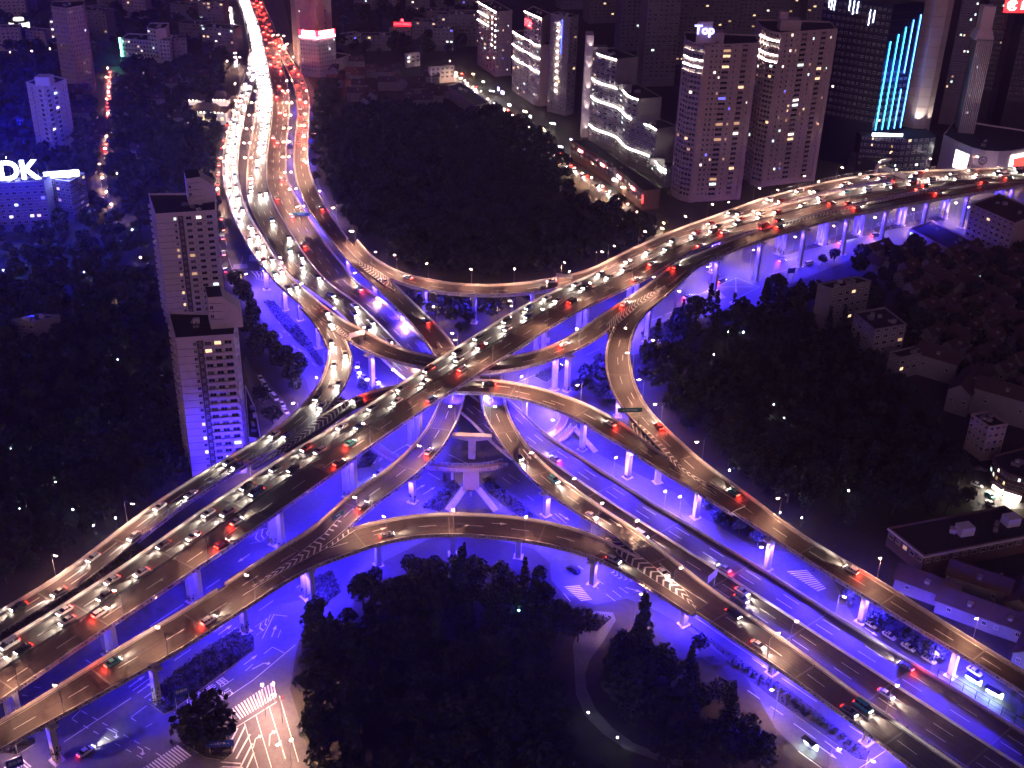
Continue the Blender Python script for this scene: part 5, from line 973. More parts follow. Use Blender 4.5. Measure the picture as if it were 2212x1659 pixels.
# --- curved shopping mall with screens
arc = 'c1690,880 c1780,925 c1880,965 c1960,985 c2050,990 c2130,985 c2230,965'
r, P, Q, h, O = bld('curved pale shopping mall with lit advertising screens at the right', arc, h=21, fl=5, wall=PALE, back=40, name='shopping_mall', bands=False)
for k in range(6):
    A, B = P[k], P[k + 1]; e = B - A; rz = math.atan2(e[1], e[0]); n = np.array([e[1], -e[0], 0]); n /= np.hypot(*n[:2]); n = n if n[1] < 0 else -n; c = (A + B) / 2 + n * .5; t = np.hypot(*e[:2])
    for q in range(int(t / 2.2)): b = MB(); p = A + e * (q + .5) / int(t / 2.2) + n * .2; b.box(rel(r, (p[0], p[1], 22.6)), (.25, .25, 1.6)); b.build('rail_post', DARKM, r)
    if k == 1: b = MB(); b.box(rel(r, (c[0], c[1], 11.5)), (t * .95, .5, 13), rz); s = b.build('screen_frame', PALE, r); b = MB(); c2 = c + n * .35; b.box(rel(r, (c2[0], c2[1], 11.5)), (t * .85, .2, 11), rz); b.build('lit_screen', em('screen_white', (1, .97, .95), 2.2), r); light('screen_light', 'AREA', rel(r, (c2[0] + n[0] * 2, c2[1] + n[1] * 2, 10)), 2500, (1, .95, .92), r, tuple(n + np.array([0, 0, -.6])), 8)
    if k in (2, 3):
        if k == 2: c = P[3] + n * .7
        if k == 2:
            m_ = mat('logo_dark', (.06, .05, .06), .5); text('木邦商厦广场', m_, r, upright(rel(r, (c[0], c[1] - .3, 10)), rz), 3.4)
            b = MB(); b.tube([(math.cos(a) * 2.4, 0, math.sin(a) * 2.4) for a in np.linspace(0, 6.2832, 20)], .35, .35, 5); ob = b.build('logo_ring', m_, r, rel(r, (c[0], c[1] - .2, 15.8))); text('M', m_, r, upright(rel(r, (c[0], c[1] - .3, 15.6)), rz), 3.0)
    if k == 5: b = MB(); b.box(rel(r, (c[0], c[1], 11)), (t * 1.0, .5, 16), rz); b.build('screen_frame', em('screen_frame_lit', (1, .9, .85), 1.4), r); b = MB(); c2 = c + n * .35; b.box(rel(r, (c2[0] + 1, c2[1], 11.5)), (t * .8, .2, 10.5), rz); b.build('lit_screen', em('screen_red', (1, .10, .07), .9), r); text('金宝汇', em('neon_white', (1, .9, .85), 3), r, upright(rel(r, (c2[0] + n[0] * .3, c2[1] + n[1] * .3, 12)), rz), 4.5)
light('mall_wash', 'SPOT', rel(r, (P[3][0], P[3][1] - 14, 1.5)), 2600, (1, .8, .78), r, (0, 1, .7), .5, 1.8, .8)
# --- red bank logo at the top right corner
Pb = un('c2185,35', 112); s = thing('red_logo_sign', 'glowing red rooftop sign with round logo at the top right corner', 'sign', Pb, 0)
b = MB(); b.box((0, 0, 0), (17, .5, 8)); b.build('sign_board', em('board_red', (1.0, .02, .025), 1.6), s); LW = em('logo_white_red', (1, .55, .5), 6)
b = MB(); b.tube([(-4.2 + math.cos(a) * 2.5, -.5, math.sin(a) * 2.5) for a in np.linspace(.5, 5.8, 20)], .4, .4, 5); b.build('logo_ring', LW, s); text('M', LW, s, upright((-4.2, -.5, 0), 0), 3.4, bold=True); text('招', LW, s, upright((3.2, -.5, 0), 0), 5.2, bold=True)
b = MB(); b.box((-6, .8, -8), (.5, .5, 10)); b.box((6, .8, -8), (.5, .5, 10)); b.build('post', DARKM, s); light('sign_glow', 'AREA', (0, -3, 0), 2600, (1, .03, .04), s, (0, -1, -.3), 8)
# --- dark towers in the far background
k = 0
for t, w, dd, hh, rz, li in (('b1700,150', 30, 18, 92, .3, .03), ('b1880,330', 22, 18, 108, .2, .05), ('b2050,560', 26, 20, 104, .2, .03), ('b2190,420', 24, 20, 120, .2, .05), ('c60,300', 26, 20, 122, .2, .04), ('c230,270', 30, 20, 118, .1, .05), ('c420,230', 30, 20, 118, .1, .04), ('c640,200', 34, 22, 120, .0, .05), ('c880,330', 30, 20, 116, .0, .03), ('c1150,130', 36, 20, 112, -.1, .04), ('b1500,60', 24, 18, 84, .3, .04), ('b2120,90', 30, 20, 100, .2, .04), ('c330,90', 34, 20, 110, .1, .04), ('c1560,300', 34, 20, 126, -.1, .05)):
    B = un(t); ca, sa = math.cos(rz), math.sin(rz); q = [np.array([B[0] + x * ca - y * sa, B[1] + x * sa + y * ca, 0]) for x, y in ((-w / 2, 0), (w / 2, 0), (w / 2, dd), (-w / 2, dd))]
    bld(f'dark background tower in the far skyline, {ORD[k]} of the row from the left', q, h=hh, fl=3.3, faces={0: int(w / 4)}, wall=GREYW, lit=li, name='background_tower', maxw=240, group='dark towers in the far skyline', bands=False); k += 1
# ------------------------------------------------------------------ left and far buildings
r, P, Q, h, O = bld('blue lit slab tower above the big white letters', 'a170,540 a285,575 a430,520', base='a330,985 1', fl=3.0, faces={0: [(.3, 1.2, 1.4, 'w', .02), (.75, 3.0, 1.5, 'b', .12)], 1: [(.15, 3.0, 1.5, 'b', .3), (.45, 3.0, 1.5, 'b', .2), (.8, 1, 1.2, 'w', .0)]}, wall=WHITEW)
b = MB(); b.box(rel(r, (P[1][0] - 2, P[1][1] + 8, h + 3)), (9, 8, 6)); b.build('lift_house', WHITEW, r)
r, P, Q, h, O = bld('block carrying the giant white letters at the left edge', 'a-80,1200 a285,1182 a330,1150', h=26, fl=3.2, faces={0: 8}, wall=GREYW, lit=.1, name='sign_building')
TD = em('sign_white_blue', (.62, .70, 1.0), 7.0); Ps = un('a75,1180', 26.5); rzs = math.atan2(P[1][1] - P[0][1], P[1][0] - P[0][0])
s = thing('rooftop_letters', 'giant white glowing letters TDK on a roof at the left edge', 'sign', Ps, rzs)
text('TDK', TD, s, upright((0, -.5, 5.8), 0), 14.0, 'letter_row', .4, True)
b = MB()
for x in np.linspace(-13, 13, 9): b.box((x * 1.4, .6, 5), (.25, .25, 11))
b.box((0, .6, 9), (38, .2, .2)); b.box((0, .6, 3), (38, .2, .2)); b.build('support_frame', DARKM, s)
light('sign_glow', 'AREA', (0, -3, 6), 8000, (.012, .022, 1.0), s, (0, -1, -.35), 22); light('sign_glow', 'POINT', (14, -36, 34), 170000, (.006, .014, 1.0), s, None, 3)  # point lamp added out in the air to deepen the letters' blue spill
light('sign_glow', 'POINT', (6, 22, 30), 120000, (.006, .014, 1.0), s, None, 3)  # second added point lamp, unseen behind the letters, for more blue spill
r, P, Q, h, O = bld('grey block with a tilted bright panel on its roof beside the white letters', 'a320,1165 a450,1185 a550,1130', h=22, fl=3.2, faces={0: 4, 1: 4}, wall=GREYW, lit=.08)
Pn = un('a398,1130', 25); s = thing('roof_light_panel', 'bright tilted white panel on the roof right of the letters', 'light panel', (Pn[0], Pn[1], 22.2), .35)
b = MB(); b.add([(-9, 0, 1.2), (9, 0, 1.2), (9, 1.5, 4.2), (-9, 1.5, 4.2), (-9, .25, 1.1), (9, .25, 1.1), (9, 1.75, 4.1), (-9, 1.75, 4.1)], [(0, 1, 2, 3), (7, 6, 5, 4), (0, 4, 5, 1), (3, 2, 6, 7), (0, 3, 7, 4), (1, 5, 6, 2)]); b.build('light_panel', em('panel_hot', (.75, .82, 1), 6), s)
b = MB(); [b.box((x, .9, 1.0), (.2, .2, 2.0)) for x in (-8, 0, 8)]; b.build('support_frame', DARKM, s); light('panel_glow', 'AREA', (0, -2, 4), 9000, (.25, .3, 1), s, (0, -1, -.3), 8)
for lab, chn, hh, fc, wl, li in (('white low block with a green vertical sign at the upper left', 'a785,255 a960,268 a1025,262', 16, {0: 9}, WHITEW, .25), ('taller end block of the white building at the upper left', 'a952,185 a1010,195 a1075,185', 26, {0: 3}, WHITEW, .02), ('right wing of the white building at the upper left', 'a1030,268 a1095,272 a1110,262', 18, {0: 3}, WHITEW, .03), ('faint dark tower near the top left corner', 'a330,45 a430,60 a540,40', 60, {0: 8, 1: 6}, TAN, .03), ('tower with the red lit sign, rising out of the top edge', 'a1905,-90 a2030,-75 a2140,-100', 62, {0: [(.2, 1, 1.3, 'w', .12), (.5, 1, 1.3, 'w', .1), (.8, 1, 1.3, 'w', .1)], 1: [(.2, 1, 1.3, 'w', .1), (.6, 2, 1.3, 'w', .1)]}, TAN, .1), ('square lower block under the red lit sign', 'a1940,238 a2060,250 a2172,232', 30, {0: 7, 1: 7}, TAN, .02)):
    r, P, Q, h, O = bld(lab, chn, h=hh, fl=3.2, faces=fc, wall=wl, lit=li, back=18, name='apartment_block', bands=False)
    if 'square' in lab:
        s = thing('rooftop_sign', 'red rooftop sign with white characters at the top beside the expressway', 'sign', (P[1][0], P[1][1], 30)); 
        for A, B, tx in ((P[0], P[1], '国家图'), (P[1], P[2], '书馆开放')):
            e = B - A; rz = math.atan2(e[1], e[0]); c = rel(s, ((A + B) / 2 + [0, 0, 33])); b = MB(); b.box(c, (np.hypot(*e[:2]), .4, 5), rz); b.build('sign_board', em('board_red_hot', (1, .02, .05), 3.0), s); text(tx, em('neon_white', (1, .9, .85), 3), s, upright((c[0], c[1] - .6, c[2] + .3), rz), 3.6, bold=True)
            b = MB(); b.box((c[0], c[1] - .5, c[2] - 2.6), (np.hypot(*e[:2]), .5, .9), rz); b.build('light_strip', em('strip_pink', (1, .45, .6), 16), s)
        light('sign_glow', 'AREA', (0, -5, 2), 4500, (1, .06, .12), s, (0, -1, -.6), 10)
    if 'green vertical' in lab:
        p = P[0]; b = MB(); b.box(rel(r, (p[0] - 1, p[1] - .5, 10)), (1.2, .6, 15)); b.build('vertical_sign', em('sign_green', (.15, 1, .55), 8), r)
arc = [un(t, 9) for t in 'a1935,345 a1990,385 a2060,400 a2140,398 a2200,385'.split()]
bld('curved low podium with arches at the foot of the red sign tower', arc, h=9, fl=3.5, faces={k: 4 for k in range(4)}, wall=PALE, lit=.4, back=16, name='podium', bands=False)
# drum shaped lit hall
p = un('a135,215'); r = thing('drum_hall', 'small round hall with lit drum near the top left', 'building', (p[0], p[1], 0)); c8 = [(math.cos(k * .5236) * 9, math.sin(k * .5236) * 9) for k in range(12)]
b = MB(); b.prism(c8, 0, 5); b.build('wall', GREYW, r); b = MB(); b.prism([(x * .93, y * .93) for x, y in c8], 5.01, 10); b.build('lit_drum', em('drum_glow', (1, .95, .8), 1.3), r); b = MB(); b.prism([(x * .98, y * .98) for x, y in c8], 10.01, 11); b.build('roof', ROOFD, r); b = MB(); b.prism([(x * .5, y * .5) for x, y in c8], 11.02, 13); b.build('lantern', em('drum_glow2', (1, .95, .8), .7), r)
# --- temple with rows of lamps
def hiproof(mb, w, d, z, hgt, ov=1.2, top=.45):
    W, D = w / 2 + ov, d / 2 + ov; w2, d2 = w / 2 * top, d / 2 * top * .4; mid = .55
    lv = [(W, D, z + .5), (W * mid + w2 * (1 - mid), D * mid + d2 * (1 - mid), z + hgt * .35), (w2, d2, z + hgt)]; vs = []
    for a, b_, c in lv: vs += [(-a, -b_, c), (a, -b_, c), (a, b_, c), (-a, b_, c)]
    mb.add(vs, [(k * 4 + q, k * 4 + (q + 1) % 4, k * 4 + 4 + (q + 1) % 4, k * 4 + 4 + q) for k in (0, 1) for q in range(4)] + [(8, 9, 10, 11), (3, 2, 1, 0)])
pt = un('a1355,785'); r = thing('temple_hall', 'traditional hall with curved roofs outlined in rows of lamps', 'temple', (pt[0], pt[1], 0), .02)
LB = em('eave_lamp', (1.0, .85, .6), 14)
for (x, y, w, d, z, hh, rh) in ((0, 0, 27, 16, 0, 8, 5), (-8, 3, 9, 8, 11, 3, 4.5), (9, 3, 10, 9, 11, 4, 5.5)):
    b = MB(); b.box((x, y, z + hh / 2), (w, d, hh)); b.build('wall', WHITEW, r); b = MB(); hiproof(b, w, d, z + hh, rh); o = b.build('roof', TILE_R, r, (x, y, 0))
    for q in range(int(w / 2.4)): b = MB(); b.box((x - w / 2 + 1 + q * 2.4, y - d / 2 - 1.0, z + hh + .6), (.5, .5, .4)); b.build('eave_lamp', LB, r)
    light('facade_light', 'POINT', (x, y - d / 2 - 4, z + hh * .5), 420, (1, .72, .42), r, None, 1.0)
for q in range(6): link('window', winmesh(2.2, 2.4, 0), r, (-11 + q * 4.4, -8.05, 4.2))
# --- right hand low buildings
r, P, Q, h, O = bld('long four storey block with a pale blue-lit cornice at the right edge', 'i1335,112 i1565,290 i2330,140', base='i1552,398 1', fl=3.0, faces={0: 5, 1: 13}, wall=BRICK, lit=.15, name='walk_up_block', bands=False)
for a, b_ in ((0, 1), (1, 2)):
    A, B = P[a], P[b_]; e = B - A; b = MB(); c = (A + B) / 2; b.box(rel(r, (c[0], c[1] - .3, h + .2)), (np.hypot(*e[:2]) + .8, 1.0, .5), math.atan2(e[1], e[0])); b.build('cornice', WHITEW, r)
for t in ('i1830,105', 'i2130,45'): p = un(t, h + 2); b = MB(); b.box(rel(r, (p[0], p[1], h + 1.6)), (5, 4, 3.2), .3); b.build('roof_hut', WHITEW, r)
for lab, chn, base, fc, wl, nm in (('pale gabled block with a tall glazed bay beyond the right park', 'f1110,375 f1245,485 f1450,450', 'f1205,720 1', {0: 4, 1: 4}, GREYW, 'walk_up_block'), ('dormered long house beyond the right park', 'f1340,630 f1410,668 f1690,605', 'f1330,800 1', {0: 3, 1: 7}, GREYW, 'walk_up_block'), ('pale gable end block near the lit corner shop', 'f1870,1035 f1985,1115 f2105,1098', 'f1965,1330 1', {0: 4, 1: 3}, TAN, 'walk_up_block'), ('dark block with a blue lit side beside the right junction', 'f875,190 f965,220 f1220,170', 'f935,480 1', {1: 6}, GREYW, 'walk_up_block'), ('mid rise block below the right viaduct with rows of windows', 'c1870,1330 c2150,1455 c2330,1380', 'c1850,1560 0', {0: 8}, TAN, 'walk_up_block'), ('long low flat block below the right viaduct', 'c1470,1490 c1760,1640 c1900,1580', 'c1460,1560 0', {0: 9}, TAN, 'walk_up_block'), ('low flat roofed annex by the foot of the nearer pale tower', 'd1590,850 d1614,1185 d1690,1198 d1655,1000', None, {2: 2}, WHITEW, 'annex'), ('dark low building with two uplit piers at the left', 'd75,425 d220,435 d390,395', None, {0: 3}, GREYW, 'low_building'), ('long low warehouse by the shopping street', 'b690,560 b868,692 b955,670', 'b880,770 1', {1: 2}, GREYW, 'warehouse'), ('pale four storey block at the far end of the shopping street', 'b565,440 b580,445 b732,432', 'b580,545 1', {1: 5}, PALE, 'walk_up_block'), ('small pale block left of the far street end', 'b410,355 b420,362 b510,350', 'b420,440 1', {1: 3}, PALE, 'walk_up_block'), ('pale building with arched glazed roof near the red sign tower', 'b-20,225 b20,240 b128,222', 'b20,295 1', {1: 4}, WHITEW, 'walk_up_block'), ('dim block under the small red roof sign', 'b310,185 b330,195 b450,185', 'b330,250 1', {1: 4}, TAN, 'walk_up_block')):
    r, P, Q, h, O = bld(lab, chn, base=base, h=None if base else (8 if 'annex' in nm else 10), fl=3.1, faces=fc, wall=wl, lit=.12, name=nm, bands=False)
    if 'red roof sign' in lab:
        c = un('b395,157', h + 3); b = MB(); b.box(rel(r, (c[0], c[1], h + 3)), (16, .4, 4)); b.build('roof_sign', em('board_red_small', (.9, .02, .04), .8), r); text('上海市名老中医诊疗', em('neon_red', (1, .03, .04), 8), r, upright(rel(r, (c[0], c[1] - .4, h + 3)), 0), 1.7, bold=True); b = MB(); b.box(rel(r, (c[0], c[1], h + 6.5)), (2, .4, 2)); b.build('cross_sign', em('neon_red', (1, .03, .04), 8), r)
    if 'uplit' in lab:
        for t in ('d165,541', 'd320,528'): c = un(t); light('uplight', 'SPOT', rel(r, (c[0], c[1] - 1, .6)), 300, (1, .7, .4), r, (0, .1, 1), .2, 1.0, .8); b = MB(); b.box(rel(r, (c[0], c[1] - 1, .3)), (.5, .5, .5)); b.build('uplight_lamp', LAMPC, r); b = MB(); b.box(rel(r, (c[0], c[1] + .6, 5)), (2.2, 1.2, 10)); b.build('pier', TAN, r)
# corner shop with lit front
cs = [un(t, 9) for t in 'f2010,1305 f2040,1370 f2110,1420 f2230,1455'.split()]
r, P, Q, h, O = bld('curved brick corner building with a bright shop front at the right edge', cs, h=9, fl=3.3, faces={0: 2, 1: 3, 2: 4}, wall=BRICK, lit=.2, back=18, name='corner_shop', first=1)
for A, B in zip(P, P[1:]):
    e = B - A; c = (A + B) / 2; n = np.array([e[1], -e[0], 0]); n /= np.hypot(*n[:2]); n = n if n[1] < 0 else -n; c = c + n * .3; rz = math.atan2(e[1], e[0])
    b = MB(); b.box(rel(r, (c[0], c[1], 1.5)), (np.hypot(*e[:2]) * .9, .3, 2.2), rz); b.build('shop_front', em('shopfront_glow', (1, .88, .7), 5), r)
    b = MB(); c = c + n * .6; b.box(rel(r, (c[0], c[1], 3.1)), (np.hypot(*e[:2]), 1.4, .25), rz); b.build('awning', PALE, r); light('shop_light', 'AREA', rel(r, (c[0] + n[0] * 2, c[1] + n[1] * 2, 2.5)), 900, (1, .85, .65), r, tuple(n + np.array([0, 0, -.9])), 5)
# --- small houses
HM = {}
def house(P, w, d, hh, rz, wall, label, group, name='terraced_house'):
    k = (round(w), round(d), round(hh), wall.name)
    if k not in HM:
        w, d, hh = k[:3]; a = MB(); a.prism([(-w / 2, -d / 2), (w / 2, -d / 2), (w / 2, d / 2), (-w / 2, d / 2)], 0, hh)
        for sg in (-1, 1): a.add([(sg * w / 2, -d / 2, hh), (sg * w / 2, d / 2, hh), (sg * w / 2, 0, hh + d * .38)], [(0, 1, 2) if sg > 0 else (2, 1, 0)])
        rf = MB(); o_ = .5; t = .2
        for sg in (-1, 1):
            A = [(-w / 2 - o_, sg * (d / 2 + o_), hh - .3), (w / 2 + o_, sg * (d / 2 + o_), hh - .3), (w / 2 + o_, 0, hh + d * .38 + .12), (-w / 2 - o_, 0, hh + d * .38 + .12)]
            B = [(x, y, z + t) for x, y, z in A]; rf.add(A + B, [(0, 1, 2, 3), (7, 6, 5, 4), (0, 4, 5, 1), (1, 5, 6, 2), (2, 6, 7, 3), (3, 7, 4, 0)])
        dm = MB(); dm.box((0, -d * .28, hh + d * .16 + .3), (1.3, 1.8, .9)); dm.box((0, -d * .28, hh + d * .16 + .83), (1.7, 2.2, .14))
        ch = MB(); ch.box((w * .3, d * .1, hh + d * .38), (.8, .8, 1.6))
        HM[k] = (a.mesh('wall', [wall]), rf.mesh('roof', [TILE_R]), dm.mesh('dormer', [wall]), ch.mesh('chimney', [BRICK]))
    a, rf, dm, ch = HM[k]; w, d, hh = k[:3]; o = thing(name, label, 'house', (P[0], P[1], 0), rz, group); link('wall', a, o); q = link('roof', rf, o); link('dormer', dm, q); link('chimney', ch, q)
    for x in (-.28, .28):
        link('window', winmesh(1.2, 1.4, pick(.07)), o, (x * w, -d / 2 - .02, hh * .6)); link('window', winmesh(1.2, 1.4, pick(.05)), o, (-w / 2 - .02, x * d, hh * .6), -math.pi / 2)
HP = []
def inpoly(P, poly):
    ins = False; j = len(poly) - 1
    for i in range(len(poly)):
        a, b = poly[i], poly[j]
        if (a[1] > P[1]) != (b[1] > P[1]) and P[0] < (b[0] - a[0]) * (P[1] - a[1]) / (b[1] - a[1] + 1e-9) + a[0]: ins = not ins
        j = i
    return ins
def houses(polys, n, label, group, rz, wall, size=(9, 7, 6), dmin=11):
    poly = [un(t)[:2] for t in polys.split()]; A = np.array(poly); lo, hi = A.min(0), A.max(0); c = 0; t = 0
    while c < n and t < 4000:
        t += 1; P = np.array([rng.uniform(lo[0], hi[0]), rng.uniform(lo[1], hi[1])])
        if not inpoly(P, poly) or any((P[0] - q[0]) ** 2 + (P[1] - q[1]) ** 2 < dmin ** 2 for q in HP): continue
        HP.append(P); c += 1; house(P, size[0] * rng.choice((1, 1.3, 1.7)), size[1], size[2] * rng.choice((1, 1.2)), rz + rng.choice((0, 0, 1.571)) + rng.uniform(-.06, .06), wall, label, group)
houses('i1420,420 i1600,420 i2212,620 i2300,1000 i2000,860 i1700,660 i1500,520', 16, 'gabled house between the right ramp and the cornice block', 'gabled houses below the right ramp', -.55, GREYW, (11, 8, 5))
houses('f1180,0 f2212,0 f2212,900 f1900,900 f1600,560 f1500,330 f1250,120', 46, 'dark terraced house in the lanes at the right edge', 'terraced houses at the right edge', .62, GREYW)
houses('f1450,700 f1700,860 f1880,1000 f2000,1000 f2212,1150 f2212,900 f1750,640', 12, 'tall dark gabled house in the rows behind the right park', 'gabled rows behind the right park', -.62, GREYW, (14, 9, 10), 14)
houses('b0,420 b400,470 b640,520 b660,640 b420,740 b100,760 a2180,620 a2120,480', 26, 'dark gabled house at the far edge of the large park', 'houses at the far edge of the large park', .1, GREYW)
houses('a760,470 a1350,430 a1200,800 a1000,1000 a820,1100 a760,800', 22, 'dark gabled house among trees left of the expressway', 'houses left of the expressway', .2, GREYW)
houses('a480,480 a660,480 a640,1000 a480,1020', 10, 'dark gabled house beside the narrow street at the upper left', 'houses beside the narrow street', .1, GREYW)
k = 0
for t in 'a60,120 a180,70 a600,150 a700,70 a620,260 a880,120 a1000,60 a1180,120 a1300,80 a1250,250 a1380,200 a1420,330 a240,300 a40,330 b150,60 b300,40 b500,90 b620,160 b700,60 b800,200 b820,90 b560,260 b660,330 b230,330 b860,300 a1260,30 a820,30 a450,330 a1150,400 b740,280'.split():
    B = un(t); w = rng.uniform(16, 32); dd = rng.uniform(10, 16); rz = rng.uniform(-.3, .3); ca, sa = math.cos(rz), math.sin(rz); q = [np.array([B[0] + x * ca - y * sa, B[1] + x * sa + y * ca, 0]) for x, y in ((-w / 2, 0), (w / 2, 0), (w / 2, dd), (-w / 2, dd))]
    bld('dim low block with a few lit windows near the top edge', q, h=rng.choice((12, 15, 18, 24)), fl=3.1, faces={0: int(w / 3.5)}, wall=rng.choice((GREYW, TAN, GREYW)), lit=.07, name='low_block', group='dim low blocks near the top edge', bands=False, maxw=60); k += 1
# ------------------------------------------------------------------ footbridge
def walkway(root, spec, z, w=3.6):
    A = smooth(resample(crom([un(t, z) for t in spec.split()], 8), 2.0), 3); t = np.gradient(A[:, :2], axis=0); t /= np.linalg.norm(t, axis=1)[:, None]; n = np.column_stack([-t[:, 1], t[:, 0], 0 * t[:, 0]]); O_ = np.array(root.location)
    A = A - O_; b = MB(); u = np.array([0, 0, .5]); L_, R_ = A + n * w / 2, A - n * w / 2
    b.strip(L_, R_); b.strip(L_ - u, L_); b.strip(R_, R_ - u); b.strip(R_ - u, L_ - u); b.build('deck', mat('walkway_paving', (.2, .12, .12), .7, 0, .2, 2), root)
    for E in (L_, R_):
        p = MB(); h_ = np.array([0, 0, 1.15]); p.strip(E + h_ - [0, 0, .1], E + h_ + [0, 0, .04]); p.strip(E + h_ * .5, E + h_ * .56); p.strip(E + h_ * .1, E + h_ * .16)
        for q in E[::1]: p.box((q[0], q[1], q[2] + .57), (.1, .1, 1.15))
        p.build('railing', WHITEW, root)
fb = thing('footbridge', 'ring shaped footbridge with twin stairs below the crossing', 'footbridge', un('e840,1378'))
walkway(fb, 'e215,1230 e290,1292 e410,1340 e600,1365 e720,1378 e840,1382 e960,1372 e1060,1345', 5.0)
walkway(fb, 'e840,1395 e840,1450 e840,1515', 4.985, 5.5)
for a, b_ in (('e800,1500', 'e690,1650'), ('e885,1505', 'e1005,1650')):
    A, B = un(a, 5.0), un(b_, .05); O_ = np.array(fb.location); d = B - A; n = np.array([-d[1], d[0], 0]); n /= np.hypot(*n[:2]); N = 26; rz = math.atan2(d[1], d[0])
    for k in range(N): p = A + d * (k + .5) / N - O_; s = MB(); s.box((p[0], p[1], p[2] - .1), (np.hypot(*d[:2]) / N, 2.6, .2), rz); s.build('stair_tread', CONC, fb)
    for sg in (1, -1): p = MB(); E0, E1 = A + n * sg * 1.35 - O_, B + n * sg * 1.35 - O_; p.strip([E0 + [0, 0, 1.0], E1 + [0, 0, 1.0]], [E0 + [0, 0, 1.1], E1 + [0, 0, 1.1]]); p.strip([E0 - [0, 0, .3], E1 - [0, 0, .3]], [E0 + [0, 0, .15], E1 + [0, 0, .15]]); p.build('stair_railing', WHITEW, fb)
for t in ('e840,1480', 'e450,1345', 'e720,1375'): p = un(t, 5) - np.array(fb.location); s = MB(); s.box((p[0], p[1], -2.3 + p[2] - .3), (.7, .7, 4.4)); s.build('column', CONC, fb)
f2 = thing('footbridge', 'curved footbridge arm with stairs right of the lower expressway', 'footbridge', un('e1430,1080'))
walkway(f2, 'e1330,1180 e1390,1140 e1435,1085 e1450,1020 e1440,970', 4.6, 3.0); walkway(f2, 'e1400,1195 e1450,1170 e1505,1105', 4.5, 2.4)
A, B = un('e1505,1105', 4.5), un('e1650,1270', .05); d = B - A; O_ = np.array(f2.location); rz = math.atan2(d[1], d[0])
for k in range(24): p = A + d * (k + .5) / 24 - O_; s = MB(); s.box((p[0], p[1], p[2] - .1), (np.hypot(*d[:2]) / 24, 2.4, .2), rz); s.build('stair_tread', CONC, f2)
# ------------------------------------------------------------------ road signs, shelters, railing
SGREEN = mat('sign_green_board', (.01, .10, .06), .5); SBLUE = mat('sign_blue_board', (.02, .05, .3), .5); SPALE = mat('sign_back', (.42, .38, .36), .5)
def board(t, z, w, hh, rz, m, label, zb=0.0, txt=None, posts=2, tm=None, name='road_sign'):
    P = un(t, z); zb = deckz(P, zb, 3) if zb > 1 else 0.0; o = thing(name, label, 'road sign', (P[0], P[1], zb), rz); b = MB(); b.box((0, 0, z - zb), (w, .18, hh)); b.build('sign_panel', m, o)
    b = MB(); xs = (-w * .4, w * .4) if posts == 2 else (0,); [b.tube([(x, .2, 0), (x, .2, z - zb + hh * .4)], .12, .1, 6) for x in xs]; b.build('post', STEEL, o)
    if txt: text(txt, tm or PAINT, o, upright((0, -.12, z - zb), 0), hh * .36)
    return o
board('e1870,998', 23.5, 9, 1.8, .1, SGREEN, 'green overhead direction sign on the right curved ramp', 17.5, '延安高架 南北高架')
board('j1140,1392', 12.5, 9, 1.8, 0, SGREEN, 'green overhead direction sign on the wide expressway', 6.3, '延安路 徐家汇')
board('e100,505', 24, 7, 2.2, .6, SPALE, 'pale overhead sign seen from the back on the left ramp', 18)
board('e1445,128', 27, 7.5, 1.8, -.25, SPALE, 'pale overhead sign on the arched ramp by the large park', 20)
board('i195,412', 11.5, 5.5, 2.6, .9, SPALE, 'pale roadside panel between the lower right decks', 6.5)
board('e1318,550', 8, 4.6, 2.4, .3, SPALE, 'pale sign panel under the branch right of the crossing', 0)
board('g1425,1500', 4, 7, 2.2, .12, SBLUE, 'dark direction sign by the round tree at the bottom', 0, '←人民广场 →')
board('g1175,1160', 6, 4.5, 3, .5, SBLUE, 'blue sign board on the long dark island', 0, '西藏路')
board('g95,1625', 6, 4, 3, .6, SBLUE, 'blue sign at the bottom left corner', 0, '连云路'); board('f705,95', 5, 4, 2.6, .3, SBLUE, 'small blue sign at the right junction', 0)
board('e90,1240' if False else 'g2190,20', 19.5, 5, 1.6, .9, SGREEN, 'green sign on the lowest left ramp beside the chevrons', 15, '延安路', 1)
